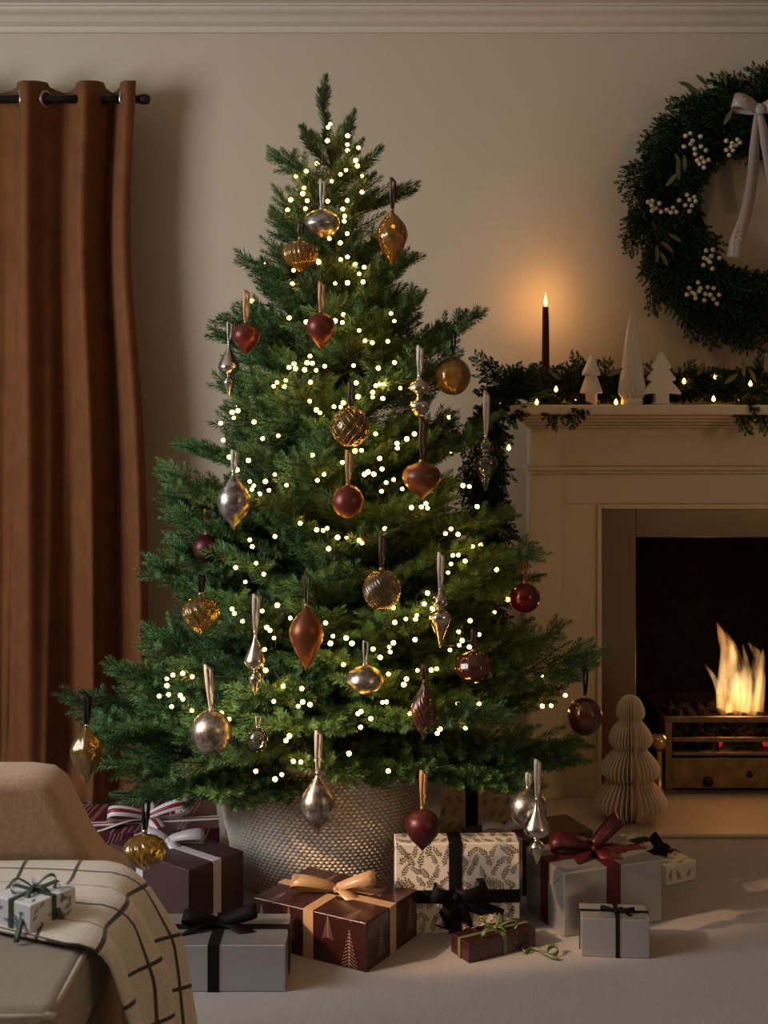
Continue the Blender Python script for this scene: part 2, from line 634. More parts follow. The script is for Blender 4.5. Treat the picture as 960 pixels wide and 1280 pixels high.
# mantel shelf with stepped bed moulding
hwid = FX - 0.352
steps = [(0.715, 3.975, 1.135, 1.145), (0.728, 3.958, 1.145, 1.155), (0.748, 3.930, 1.155, 1.166), (0.772, 3.890, 1.166, 1.176), (hwid, 3.855, 1.176, 1.206)]
for i, (h, y, z0, z1) in enumerate(steps):
    fbox('mantel_shelf' if i == 4 else 'shelf_moulding', FX - h, FX + h, y, WY, z0, z1, bev=0.005)
SHZ = 1.206
# bronze slip around the opening
for (x0, x1, z0, z1) in ((FX - SL, FX - OPW, HZ, 0.889), (FX + OPW, FX + SL, HZ, 0.889), (FX - OPW, FX + OPW, OPH, 0.889)):
    fbox('bronze_slip', x0, x1, 4.025, WY, z0, z1, 'bronze_slip', bev=0.002)
# fire box interior
for nm, a in (('firebox_back', (FX - 0.5, FX + 0.5, 4.55, 4.6, 0, 1.0)), ('firebox_side', (FX - 0.45, FX - OPW - 0.0, WY + 0.12, 4.55, 0, 1.0)),
              ('firebox_side', (FX + OPW, FX + 0.45, WY + 0.12, 4.55, 0, 1.0)), ('firebox_floor', (FX - OPW, FX + OPW, WY, 4.55, -0.02, 0.02)),
              ('firebox_roof', (FX - OPW, FX + OPW, WY + 0.12, 4.55, 0.95, 1.0))):
    fbox(nm, *a, m='soot', bev=0)

# grate
gr = tag(empty('fire_grate', (FX, 4.06, 0.02)), 'brass fronted iron fire grate holding coals in the fireplace', 'fire grate')


def gbox(name, x0, x1, y0, y1, z0, z1, m='grate_brass', bev=0.002):
    b = MB(); b.box(x0 - FX, x1 - FX, y0 - 4.06, y1 - 4.06, z0 - 0.02, z1 - 0.02)
    o = b.build(name, m, gr, smooth=False)
    if bev: bevel(o, bev)
    return o


GX0, GX1 = 0.866, 1.43
gbox('rail', GX0, GX1, 4.05, 4.066, 0.226, 0.244)
gbox('rail', GX0 + 0.024, GX1 - 0.024, 4.052, 4.064, 0.166, 0.180)
gbox('rail', GX0 + 0.024, GX1 - 0.024, 4.052, 4.064, 0.124, 0.134)
gbox('post', GX0, GX0 + 0.022, 4.05, 4.07, 0.02, 0.226)
gbox('post', GX1 - 0.022, GX1, 4.05, 4.07, 0.02, 0.226)
gbox('ash_panel', GX0 + 0.022, GX1 - 0.022, 4.055, 4.065, 0.022, 0.116)
gbox('basket_tray', GX0 + 0.02, GX1 - 0.02, 4.07, 4.40, 0.125, 0.135, 'black_metal')
for x in (GX0 + 0.0, GX1 - 0.015):
    gbox('basket_side', x, x + 0.015, 4.07, 4.40, 0.135, 0.235, 'black_metal')
gbox('basket_back', GX0, GX1, 4.40, 4.42, 0.02, 0.24, 'soot')
for i in range(9):
    x = GX0 + 0.05 + i * (GX1 - GX0 - 0.1) / 8
    gbox('bar', x - 0.004, x + 0.004, 4.068, 4.076, 0.134, 0.24, 'black_metal', bev=0)
for px, py, r in ((937, 968, 0.009), (885, 977, 0.016)):
    p = at(px, py, 4.055) - Vector((FX, 4.06, 0.02))
    b = MB(); b.lathe(smooth_prof([(r * 0.6, 0), (r, 0.004), (r * 0.8, 0.010), (0.001, 0.013)], 4), 16)
    b.build('knob' if r < 0.01 else 'vent_cap', 'black_metal', gr, M=Matrix.Translation(p) @ Matrix.Rotation(PI / 2, 4, 'X'))
for s, x in ((-1, 0.838), (1, 1.458)):
    b = MB()
    b.lathe([(0.022, 0.0), (0.022, 0.01), (0.012, 0.02), (0.010, 0.13)] + [(0.027 * math.sin(a) + 0.001, 0.158 - 0.027 * math.cos(a)) for a in np.linspace(0.4, PI, 14)], 24, (x - FX, -0.05, 0.0))
    b.build('finial_ball', 'brass', gr)

# coals
def rock(seed, r):
    rr = random.Random(seed)
    vs, fs = [], []
    n, m = 8, 6
    b = MB()
    pts = []
    for i in range(m + 1):
        th = PI * i / m
        row = []
        for k in range(n):
            a = 2 * PI * k / n
            q = r * (0.75 + 0.45 * rr.random())
            row.append((q * math.sin(th) * math.cos(a), q * math.sin(th) * math.sin(a) * 0.9, q * math.cos(th) * 0.75))
        pts.append(row)
    for row in pts:
        row.append(row[0])
    b.grid(pts)
    return b


coal_me = [rock(i, 0.026).mesh('coal_lump', 'coal' if i < 4 else 'ember', smooth=False) for i in range(5)]
k = 0
for j in range(3):
    for i in range(11):
        x = GX0 + 0.045 + i * 0.047 + random.uniform(-0.008, 0.008)
        y = 4.115 + j * 0.09 + random.uniform(-0.012, 0.012)
        z = 0.158 + random.uniform(0, 0.01)
        o = link('coal_lump', coal_me[4] if (j == 0 and i in (3, 6, 7)) else coal_me[random.randrange(4)])
        o.location = (x, y, z); o.rotation_euler = (random.random() * 6, random.random() * 6, random.random() * 6)
        if j == 0 and i in (3, 6, 7): o.scale = (0.6, 0.45, 0.4); o.location.z = 0.150; o.location.y = 4.10
        tag(o, 'lump of coal in the lower layer of the fire grate', 'coal', 'coals lying in the bottom of the grate')
for j in range(3):
    for i in range(10):
        x = GX0 + 0.07 + i * 0.047 + random.uniform(-0.01, 0.01)
        y = 4.13 + j * 0.085 + random.uniform(-0.012, 0.012)
        o = link('coal_lump', coal_me[random.randrange(4)])
        o.location = (x, y, 0.203 + random.uniform(0, 0.012)); o.rotation_euler = (random.random() * 6, random.random() * 6, random.random() * 6)
        s = random.uniform(0.9, 1.15); o.scale = (s, s, s)
        tag(o, 'black lump of coal on top of the heap in the grate', 'coal', 'coals heaped on top in the grate')

# flames: closed volumes that give off light
fm = bpy.data.materials.new('flame_volume'); fm.use_nodes = True
nt = fm.node_tree; nt.nodes.clear()
vol = nt.nodes.new('ShaderNodeEmission')
tc = nt.nodes.new('ShaderNodeTexCoord')
sep = nt.nodes.new('ShaderNodeSeparateXYZ'); nt.links.new(tc.outputs['Object'], sep.inputs[0])
rmp = nt.nodes.new('ShaderNodeValToRGB')
mr = nt.nodes.new('ShaderNodeMapRange'); mr.inputs['From Max'].default_value = 0.30
nt.links.new(sep.outputs['Z'], mr.inputs['Value']); nt.links.new(mr.outputs['Result'], rmp.inputs['Fac'])
rmp.color_ramp.elements[0].color = (1.0, 0.42, 0.10, 1); rmp.color_ramp.elements[1].color = (1.0, 0.36, 0.09, 1)
e = rmp.color_ramp.elements.new(0.35); e.color = (1.0, 0.56, 0.20, 1)
mp = nt.nodes.new('ShaderNodeMapping'); mp.inputs['Scale'].default_value = (30, 30, 9)
nt.links.new(tc.outputs['Object'], mp.inputs['Vector'])
no = nt.nodes.new('ShaderNodeTexNoise'); no.inputs['Scale'].default_value = 1.0; no.inputs['Detail'].default_value = 3
nt.links.new(mp.outputs['Vector'], no.inputs['Vector'])
m2 = nt.nodes.new('ShaderNodeMapRange'); m2.inputs['From Min'].default_value = 0.40; m2.inputs['From Max'].default_value = 0.62
m2.inputs['To Min'].default_value = 1.5; m2.inputs['To Max'].default_value = 30.0
nt.links.new(no.outputs['Fac'], m2.inputs['Value'])
nt.links.new(rmp.outputs['Color'], vol.inputs['Color']); nt.links.new(m2.outputs['Result'], vol.inputs['Strength'])
out = nt.nodes.new('ShaderNodeOutputMaterial'); nt.links.new(vol.outputs[0], out.inputs['Volume'])
MATS['flame_volume'] = fm
FD = 4.20
fire = tag(empty('fire', at(925, 893, FD)), 'bright orange flames burning over the coals in the fireplace', 'fire')
fo = Vector(fire.location)
tongues = [  # pixel paths with half widths
    ([(908, 893), (911, 866), (912, 840), (910, 815), (903, 796), (896, 778)], [12, 16, 14, 10, 6, 0.6], 0.0),
    ([(919, 893), (924, 864), (925, 840), (919, 814), (909, 790)], [11, 13, 9, 6, 0.6], 0.015),
    ([(925, 888), (930, 858), (932, 832), (927, 804)], [10, 9, 5, 0.6], -0.012),
    ([(937, 893), (941, 866), (946, 843), (949, 823), (943, 812), (936, 804)], [10, 11, 9, 7, 4, 0.6], 0.01),
    ([(947, 888), (949, 856), (951, 828), (952, 810)], [6, 6, 4, 0.6], -0.015),
    ([(900, 866), (894, 850), (887, 839), (880, 829)], [5, 3.6, 2.4, 0.5], 0.0),
]
for path, wd, dy in tongues:
    pp = smooth_prof([(p[0], p[1], w) for p, w in zip(path, wd)], 5)
    b = MB()
    b.tube([at(x, y, FD) - fo + Vector((0, dy, 0)) for x, y, w in pp], [max(0.0006, w * FD / F) for x, y, w in pp], 12)
    b.build('flame', 'flame_volume', fire)
point_light('fire_glow', at(920, 850, 4.12), 2.4, (1.0, 0.40, 0.12), 0.06)

# ================================================================== CURTAIN AND ROD
CY = 3.97
rz_ = CZ + (HY - 124) * CY / F
rod = tag(empty('curtain_rod', ((187 - 480) * CY / F - 0.5, CY, rz_)), 'black metal curtain rod above the brown curtain', 'curtain rod')
b = MB(); b.tube([(-1.0, 0, 0), (0.485, 0, 0)], 0.0125, 14); b.build('pole', 'black_metal', rod)
b = MB(); b.lathe(smooth_prof([(0.013, 0), (0.016, 0.004), (0.016, 0.022), (0.011, 0.03), (0.001, 0.033)], 3), 16)
b.build('end_cap', 'black_metal', rod, M=Matrix.Translation((0.470, 0, 0)) @ Matrix.Rotation(PI / 2, 4, 'Y'))
b = MB(); b.box(-0.93, -0.91, 0, WY - CY, -0.01, 0.01); b.box(-0.945, -0.895, WY - CY - 0.008, WY - CY, -0.03, 0.03)
b.build('bracket', 'black_metal', rod, smooth=False)

cur = tag(empty('curtain', (-1.0, CY, 0)), 'rust brown velvet eyelet curtain hanging on the black rod', 'curtain')
# wave knots: pixel x and depth offset (negative = towards the room)
knots = [(-150, 0.05), (-118, -0.05), (-85, 0.05), (-52, -0.055), (-20, 0.05), (6, 0.045), (24, 0.0), (40, -0.06), (57, 0.0), (78, 0.055), (100, 0.0), (113, -0.062),
         (127, -0.02), (140, 0.055), (156, 0.0), (166, -0.045), (176, -0.03)]
kp = smooth_prof([(float(a), c) for a, c in knots], 9)
ztop = CZ + (HY - 107) * CY / F
rows = 46
P = []
for i in range(rows + 1):
    t = i / rows
    z = ztop * (1 - t) + 0.012 * t
    row = []
    for j, (px, oy) in enumerate(kp):
        X = (px - 480) * CY / F
        # narrowing a little at a third of the drop then spreading to the hem
        cx = (20 - 480) * CY / F
        sp = 1.0 - 0.09 * math.exp(-((t - 0.22) / 0.2) ** 2) + 0.10 * t ** 1.5
        X = cx + (X - cx) * sp
        X += 0.012 * math.sin(px * 0.11 + 3.0 * t) * t
        amp = 1.0 + 0.25 * math.sin(px * 0.07 + 2.0 * t) * t
        Y = CY + oy * amp + 0.010 * math.sin(px * 0.35 + 5 * t) * t
        zz = z
        if i == 0:
            zz = z + 0.010 * math.cos(oy / 0.06 * 1.5) - (0.0 if oy < 0.01 else 0.012)
        if t > 0.93:
            k2 = (t - 0.93) / 0.07
            Y -= 0.05 * k2 * (0.5 + 0.5 * math.sin(px * 0.09))
        row.append((X + 1.0, Y - CY, max(zz, 0.008)))
    P.append(row)
b = MB(); b.grid(P)
cl = b.build('cloth', 'velvet', cur)
sd = cl.modifiers.new('s', 'SOLIDIFY'); sd.thickness = 0.003
for px in (-35, 24, 57, 100, 156):
    X = (px - 480) * CY / F
    b = MB(); b.ring((0, 0, 0), (1, 0, 0), 0.0215, 0.0060, 22, 8)
    b.build('eyelet', 'steel_ring', cur, M=Matrix.Translation((X + 1.0, 0.0, rz_)) @ Matrix.Rotation(0.5 if px in (24, 100) else -0.5, 4, 'Z'))

# ================================================================== EVERGREEN SPRAYS
class Spray:
    """needles (vectorised) and stems of one bough"""

    def __init__(self):
        self.N = []
        self.nf = []
        self.cnt = 0
        self.st = MB()

    def needles(self, P, nlen, nw, per_m, ang=55, tip=0.5, seed=0, flat=0.0):
        P = np.array(P, float)
        seg = np.diff(P, axis=0)
        sl = np.linalg.norm(seg, axis=1)
        L = sl.sum()
        n = max(4, int(L * per_m))
        s = (np.arange(n) + rng.random(n) * 0.8) / n * L
        cs = np.concatenate([[0], np.cumsum(sl)])
        idx = np.clip(np.searchsorted(cs, s, side='right') - 1, 0, len(sl) - 1)
        fr = (s - cs[idx]) / sl[idx]
        pos = P[idx] + seg[idx] * fr[:, None]
        t = seg[idx] / sl[idx][:, None]
        up = np.array([0, 0, 1.0])
        u = np.cross(t, up)
        ul = np.linalg.norm(u, axis=1)
        bad = ul < 1e-3
        u[bad] = [1, 0, 0]; ul[bad] = 1
        u /= ul[:, None]
        w = np.cross(u, t)
        phi = np.arange(n) * 2.39996 + rng.random(n) * 0.5
        cp, sp_ = np.cos(phi), np.sin(phi)
        sp_ = sp_ * (1 - flat) + np.where(sp_ > 0, 0.15 * flat, 0.05 * flat)
        d = u * cp[:, None] + w * sp_[:, None]
        d /= np.maximum(1e-6, np.linalg.norm(d, axis=1))[:, None]
        a = np.radians(ang + rng.normal(0, 7, n))
        endf = np.clip((L - s) / 0.02, 0, 1)
        a = a * (0.35 + 0.65 * endf)
        dr = t * np.cos(a)[:, None] + d * np.sin(a)[:, None]
        ln = nlen * (0.8 + 0.4 * rng.random(n)) * (1 - (1 - tip) * (s / L) ** 3 * 0.6)
        side = np.cross(dr, d)
        side /= np.maximum(1e-6, np.linalg.norm(side, axis=1))[:, None]
        nrm = np.cross(side, dr)
        tipv = pos + dr * ln[:, None]
        mid = pos + dr * (ln * 0.55)[:, None] + nrm * (ln * 0.06)[:, None]
        A = mid + side * nw / 2
        B = mid - side * nw / 2
        V = np.stack([pos, A, tipv, B], axis=1).reshape(-1, 3)
        self.N.append(V)
        self.cnt += n

    def mesh(self, name, mats):
        V = np.concatenate(self.N)
        nq = len(V) // 4
        sv = np.array(self.st.v) if self.st.v else np.zeros((0, 3))
        allv = np.concatenate([V, sv])
        me = bpy.data.meshes.new(name)
        quads = np.arange(nq * 4).reshape(-1, 4)
        sf = np.array([f for f in self.st.f if len(f) == 4], int) + nq * 4 if self.st.f else np.zeros((0, 4), int)
        faces = np.concatenate([quads, sf])
        me.vertices.add(len(allv)); me.vertices.foreach_set('co', allv.ravel())
        me.loops.add(len(faces) * 4); me.loops.foreach_set('vertex_index', faces.ravel().astype(np.int32))
        me.polygons.add(len(faces))
        me.polygons.foreach_set('loop_start', np.arange(len(faces), dtype=np.int32) * 4)
        for m in mats:
            me.materials.append(MATS[m])
        mi = np.zeros(len(faces), np.int32); mi[nq:] = 1
        me.polygons.foreach_set('material_index', mi)
        me.update(calc_edges=True)
        return me


def arc(p, d, L, bend, n=4):
    """short curved twig from p in direction d bending towards 'bend'"""
    p = np.array(p, float); d = np.array(d, float); d /= np.linalg.norm(d)
    pts = [p]
    for i in range(n):
        d = d + np.array(bend) / n
        d /= np.linalg.norm(d)
        p = p + d * L / n
        pts.append(p)
    return pts


def fir_bough(L, seed):
    r = random.Random(seed)
    S = Spray()
    main = []
    k = 9
    for i in range(k + 1):
        t = i / k
        main.append((L * t, 0.03 * L * math.sin(t * 5 + seed), L * (-0.05 * math.sin(PI * t) + 0.10 * t ** 2.2)))
    S.st.tube(main, [0.0045 * (1 - 0.7 * i / k) for i in range(k + 1)], 4, cap=False)
    NL, NW = 0.0205, 0.0027
    if L < 0.15:
        NL, NW = 0.025, 0.0029
    S.needles(main, NL, NW, 1050 if L > 0.15 else 1900, ang=50, flat=0.1)
    M = np.array(main)
    if L < 0.15:
        for t, sd in ((0.35, 1), (0.5, -1)):
            p = M[int(t * k)]
            S.needles(arc(p, (0.8, 0.6 * sd, 0.15), L * 0.42, (0.3, 0, 0.1)), NL, NW, 1700, ang=50)
        return S.mesh('fir_bough', ['needles', 'stem_bark']), main[-1]
    s = 0.12 * L
    step = 0.043
    while s < 0.96 * L:
        t = s / L
        i = min(int(t * k), k - 1)
        fr = t * k - i
        p = M[i] * (1 - fr) + M[i + 1] * fr
        tl = min(0.26, (0.52 * L * (1 - t) ** 0.85 + 0.045)) * min(1.0, 0.5 + 1.6 * t)
        for sd in (-1, 1):
            if r.random() < 0.06:
                continue
            l = tl * r.uniform(0.72, 1.15)
            a = math.radians(r.uniform(42, 60))
            d = (math.cos(a), sd * math.sin(a), r.uniform(-0.15, 0.32))
            tw = arc(p, d, l, (0.42, 0, r.uniform(0.05, 0.30)))
            S.st.tube(tw, [0.0022, 0.002, 0.0017, 0.0014, 0.001], 3, cap=False)
            S.needles(tw, NL, NW, 860, ang=50, flat=0.15)
            if l > 0.085:
                q = 0.032
                while q < l - 0.025:
                    jj = min(int(q / l * 4), 3)
                    f2 = q / l * 4 - jj
                    pp = tw[jj] * (1 - f2) + tw[jj + 1] * f2
                    td = tw[jj + 1] - tw[jj]
                    td = td / np.linalg.norm(td)
                    for s2 in (-1, 1):
                        if r.random() < 0.22:
                            continue
                        l2 = min(0.10, 0.6 * (l - q) + 0.026) * r.uniform(0.7, 1.1)
                        aa = math.radians(r.uniform(40, 56)) * s2
                        d2 = np.array([td[0] * math.cos(aa) - td[1] * math.sin(aa), td[0] * math.sin(aa) + td[1] * math.cos(aa), td[2] + r.uniform(-0.15, 0.32)])
                        t2 = arc(pp, d2, l2, (0.2, 0, 0.15), 3)
                        S.needles(t2, NL * 0.92, NW, 830, ang=50, flat=0.1)
                    q += 0.046
        if r.random() < 0.5:
            l = min(0.12, tl * 0.7) * r.uniform(0.6, 1.1)
            tw = arc(p, (0.6, r.uniform(-0.4, 0.4), 0.8), l, (0.4, 0, 0.0))
            S.needles(tw, NL, NW, 1050, ang=50)
        s += step * r.uniform(0.85, 1.15)
    return S.mesh('fir_bough', ['needles', 'stem_bark']), main[-1]


BOUGH_L = [0.13, 0.20, 0.28, 0.37, 0.46, 0.56, 0.68]
BOUGHS = {}
for li, L in enumerate(BOUGH_L):
    BOUGHS[L] = [fir_bough(L, 10 * li + v) for v in range(3)]


def place_bough(parent, base, tip, roll=None, variant=None):
    base, tip = Vector(base), Vector(tip)
    v = tip - base
    dist = v.length
    L = min(BOUGH_L, key=lambda q: abs(q - dist))
    me, lt = BOUGHS[L][random.randrange(3) if variant is None else variant]
    lt = Vector(lt)
    sc = dist / lt.length
    yaw = math.atan2(v.y, v.x)
    pitch = math.atan2(v.z, math.hypot(v.x, v.y)) - math.atan2(lt.z, math.hypot(lt.x, lt.y))
    R = Matrix.Rotation(yaw, 4, 'Z') @ Matrix.Rotation(-pitch, 4, 'Y') @ Matrix.Rotation(random.uniform(-0.35, 0.35) if roll is None else roll, 4, 'X')
    o = bpy.data.objects.new('branch', me)
    COL.objects.link(o)
    o.parent = parent
    o.matrix_local = Matrix.Translation(base - parent.location) @ R @ Matrix.Diagonal((sc, sc, sc, 1))
    return o


# ================================================================== THE TREE
TY = 3.42
TX = (415 - 480) * TY / F
PROF = [(2.07, 0.0), (1.95, 0.07), (1.86, 0.13), (1.69, 0.17), (1.57, 0.215), (1.43, 0.285), (1.28, 0.325), (1.11, 0.37), (0.98, 0.405), (0.82, 0.445),
        (0.62, 0.505), (0.46, 0.60), (0.38, 0.60), (0.30, 0.52), (0.0, 0.45)]


def TR(z):
    if z >= PROF[0][0]:
        return 0.0
    for (z1, r1), (z0, r0) in zip(PROF, PROF[1:]):
        if z >= z0:
            return r0 + (r1 - r0) * (z - z0) / (z1 - z0)
    return PROF[-1][1]


def tree_hit(px, py, k=1.0, add=0.0):
    d = 2.5
    best = None
    while d < TY + 0.02:
        p = at(px, py, d)
        q = math.hypot(p.x - TX, p.y - TY)
        if q <= TR(p.z) * k + add:
            return d
        d += 0.01
    return TY - 0.08


tree = tag(empty('christmas_tree', (TX, TY, 0.06)), 'tall green fir Christmas tree standing in a woven basket', 'christmas tree')
b = MB()
b.tube([(0, 0, 0.0), (0.005, 0, 0.5), (-0.004, 0.004, 1.0), (0.004, 0, 1.5), (0.0, 0, 1.84)], [0.028, 0.024, 0.019, 0.012, 0.006], 10)
b.build('trunk', 'trunk_bark', tree)
# the leader
tip = at(407, 97, TY)
place_bough(tree, tip + Vector((0.006, 0, -0.13)), tip, variant=0)
place_bough(tree, (TX, TY, 1.84), tip + Vector((0.006, 0, -0.10)), variant=1)
nb = 1
# boughs reaching to the outline seen in the photograph
edge = [((376, 158), 3.40, 1.88), ((443, 140), 3.40, 1.86), ((336, 192), 3.38, 1.80), ((475, 186), 3.38, 1.78), ((511, 229), 3.36, 1.70), ((338, 268), 3.36, 1.60),
        ((312, 325), 3.32, 1.50), ((520, 318), 3.34, 1.46), ((277, 395), 3.30, 1.36), ((268, 412), 3.36, 1.30), ((596, 392), 3.36, 1.28), ((522, 366), 3.25, 1.28),
        ((300, 470), 3.2, 1.20), ((560, 440), 3.22, 1.16), ((224, 556), 3.34, 1.06), ((206, 588), 3.20, 0.90), ((208, 618), 3.28, 0.88), ((620, 520), 3.34, 1.04),
        ((186, 705), 3.30, 0.74), ((212, 680), 3.24, 0.76), ((178, 792), 3.34, 0.62), ((215, 640), 3.2, 0.8), ((680, 716), 3.36, 0.80), ((674, 686), 3.30, 0.82),
        ((78, 872), 3.24, 0.46), ((135, 835), 3.30, 0.50), ((118, 905), 3.12, 0.42), ((130, 952), 3.10, 0.38), ((150, 992), 3.04, 0.36), ((205, 985), 2.98, 0.36),
        ((690, 790), 3.34, 0.56), ((746, 812), 3.28, 0.48), ((700, 860), 3.30, 0.46), ((722, 925), 3.16, 0.42), ((712, 945), 3.06, 0.40), ((662, 975), 3.0, 0.38),
        ((640, 640), 3.36, 0.90), ((600, 885), 2.86, 0.46)]
for (px, py), d, zb in edge:
    p = at(px, py, d)
    place_bough(tree, (TX, TY, zb), p)
    nb += 1
z = 0.40
lev = 0
while z < 1.93:
    R = TR(z)
    n = 12 if z < 1.2 else (10 if z < 1.5 else (8 if z < 1.75 else 5))
    off = lev * 0.9
    for i in range(n):
        a = off + 2 * PI * (i + random.uniform(-0.25, 0.25)) / n
        # the side turned to the wall is thinner
        if math.sin(a) > 0.55 and (i + lev) % 2 == 0:
            continue
        zt = z + random.uniform(-0.03, 0.03)
        r = TR(zt) * random.uniform(0.80, 1.0) * (0.92 if abs(math.cos(a)) > 0.8 else 1.0)
        el = math.radians(4 + 40 * max(0, (zt - 0.5) / 1.5) + random.uniform(-9, 9))
        if z < 0.5:
            el = math.radians(random.uniform(-10, 4))
        zb = max(0.36, zt - r * math.tan(el))
        tipp = Vector((TX + r * math.cos(a), TY + r * math.sin(a), zt))
        if tipp.y > WY - 0.05:
            continue
        if tipp.x > 0.30 and tipp.y > 3.80 and zt > 1.08:
            continue
        place_bough(tree, (TX, TY, zb), tipp)
        nb += 1
    z += 0.088 if z < 1.4 else 0.075
    lev += 1
print('boughs', nb)

# ------------------------------------------------------------------ basket
bk = tag(empty('woven_basket', (TX, TY, 0)), 'large round whitewashed woven basket under the Christmas tree', 'basket')


def bkr(z):
    return 0.245 + 0.042 * min(1, z / 0.2) ** 0.8


b = MB()
pr = [(bkr(zz) - 0.006, zz) for zz in np.linspace(0.004, 0.33, 14)]
inner = [(bkr(zz) - 0.018, zz) for zz in np.linspace(0.33, 0.25, 4)]
b.lathe(pr + inner + [(0.02, 0.25)], 64)
b.build('basket_wall', 'wicker_core', bk)
b = MB()
rowh = 0.0088
nrow = 37
for i in range(nrow):
    zz = 0.006 + i * rowh
    R = bkr(zz)
    m = 124
    for k in range(m):
        a0 = 2 * PI * (k + (0.5 if i % 2 else 0)) / m + random.uniform(-0.002, 0.002)
        aw = 2 * PI / m * 0.56
        pro = random.uniform(0.0022, 0.0034)
        hgt = rowh * random.uniform(0.54, 0.60)
        vs = []
        for (da, dz, dr) in ((-aw, -0.1, -0.004), (0, -1, -0.002), (aw, 0.1, -0.004), (0, 1, -0.002), (-aw * 0.5, 0, pro), (aw * 0.5, 0, pro)):
            aa = a0 + da
            vs.append(((R + dr) * math.cos(aa), (R + dr) * math.sin(aa), zz + dz * hgt))
        b.add(vs, [(0, 1, 4), (1, 5, 4), (1, 2, 5), (2, 3, 5), (3, 4, 5), (3, 0, 4)])
o = b.build('woven_strands', 'wicker', bk); o['kind'] = 'stuff'
b = MB(); b.ring((0, 0, 0.335), (0, 0, 1), bkr(0.33), 0.009, 72, 8); b.build('rim', 'wicker', bk)
b = MB(); b.lathe([(0.26, 0.26), (0.2, 0.275), (0.05, 0.285), (0.01, 0.286)], 32); b.build('moss_filling', 'moss', bk)

# ------------------------------------------------------------------ fairy lights
tiles = [
    (320, 140, 4.8, [(433,92),(446,72),(550,142),(428,172),(548,195),(549,231),(615,214),(598,290),(608,323),(540,349),(507,374),(366,310),(302,355),(240,386),(454,415),(288,455),(281,490),(208,527),(190,588),(307,532),(297,579),(636,480),(548,531),(521,582),(530,655),(532,625),(376,900),(649,931),(430,535),(547,730),(506,785),(550,870),(597,915),(508,885),(440,760),(225,950),(634,383)]),
    (240, 340, 4.8, [(603,70),(859,68),(933,65),(908,255),(858,293),(902,303),(686,300),(583,275),(612,551),(582,572),(621,580),(676,587),(722,548),(690,545),(708,505),(511,663),(562,651),(556,686),(711,661),(746,827),(768,845),(852,808),(892,810),(908,785),(241,842),(251,875),(275,832),(172,908),(372,900),(796,565),(745,590),(706,775),(490,685)]),
    (420, 340, 4.364, [(126,10),(62,60),(148,54),(40,232),(126,319),(159,375),(198,386),(282,378),(318,268),(300,226),(319,494),(231,524),(217,620),(240,610),(262,612),(351,634),(200,657),(200,682),(120,680),(25,738),(110,605),(386,911),(333,935),(428,883),(96,510),(35,277),(216,883),(255,690)]),
    (200, 540, 4.364, [(345,45),(560,36),(378,137),(420,207),(490,270),(512,293),(500,313),(543,337),(575,270),(626,232),(858,264),(895,232),(595,318),(765,498),(627,570),(490,588),(503,625),(413,740),(465,818),(855,533),(890,538),(912,525),(920,637),(525,715),(640,945),(566,775),(690,290),(832,127),(645,20),(482,155)]),
    (400, 540, 4.0, [(433,36),(385,55),(387,80),(299,132),(112,152),(208,92),(175,95),(310,185),(269,211),(240,200),(222,212),(232,222),(368,238),(331,253),(308,297),(457,378),(507,374),(529,358),(538,381),(785,373),(20,212),(324,484),(134,528),(88,527),(36,482),(18,492),(195,542),(210,556),(43,584),(627,508),(655,485),(764,570),(664,617),(692,615),(726,645),(655,660),(640,703),(883,688),(715,268),(937,838),(537,805),(521,860),(562,883),(484,916),(478,936),(429,935),(374,952),(366,878),(28,955),(751,944),(411,285),(690,512)]),
    (180, 760, 4.0, [(440,5),(452,27),(493,66),(591,15),(731,50),(614,97),(630,112),(650,150),(603,207),(909,80),(945,141),(932,177),(144,335),(114,354),(115,388),(194,327),(241,343),(76,440),(123,433),(181,437),(194,455),(138,493),(239,513),(387,527),(425,556),(695,389),(789,403),(649,467),(771,491),(793,470),(830,483),(727,640),(710,663),(590,697),(747,767),(784,770),(864,760),(559,816),(689,833),(655,856),(608,312)]),
    (400, 760, 4.0, [(374,75),(429,56),(485,38),(475,58),(29,80),(52,177),(66,140),(131,150),(160,177),(265,205),(301,247),(346,195),(351,220),(367,174),(117,283),(342,330),(475,158),(487,312),(556,310),(583,304),(432,355),(419,383),(313,472),(332,470),(190,528),(205,518),(254,553),(203,596),(145,728),(341,815),(693,119),(711,163),(697,186),(710,186),(747,195),(795,133),(751,65),(650,210),(690,480),(600,605),(586,627),(452,530),(728,600),(796,480)]),
    (580, 620, 3.37, [(55,43),(37,210),(8,272),(137,310),(182,436),(25,524),(63,583),(23,634),(382,775),(427,840),(70,205),(330,885)]),
]
bul = []
for ox, oy, sc, pts in tiles:
    for (x, y) in pts:
        p = (ox + x / sc, oy + y / sc)
        if all((p[0] - q[0]) ** 2 + (p[1] - q[1]) ** 2 > 16 for q in bul):
            bul.append(p)
print('bulbs', len(bul))
bul.sort(key=lambda p: (int(p[1] / 46), p[0] if int(p[1] / 46) % 2 else -p[0]))
fl = tag(empty('fairy_lights', (TX, TY, 0.3)), 'string of warm white fairy lights wound through the Christmas tree', 'string lights')
pos = []
rb = random.Random(77)
for i in range(46):      # the string also runs round the back of the tree
    zz = 0.45 + 1.25 * (i / 45) ** 1.15
    a = (i * 2.39996) % (PI * 1.12) - 0.06 * PI
    rr = TR(zz) * rb.uniform(0.80, 0.98)
    q = Vector((TX + rr * math.cos(a), min(TY + rr * math.sin(a), WY - 0.1), zz))
    pos.append(q - fl.location)
for (px, py) in bul:
    d = tree_hit(px, py, random.uniform(0.86, 1.0), 0.0)
    if d > TY - 0.1:
        d = TY - 0.1
    pos.append(at(px, py, d) - fl.location)
b = MB()
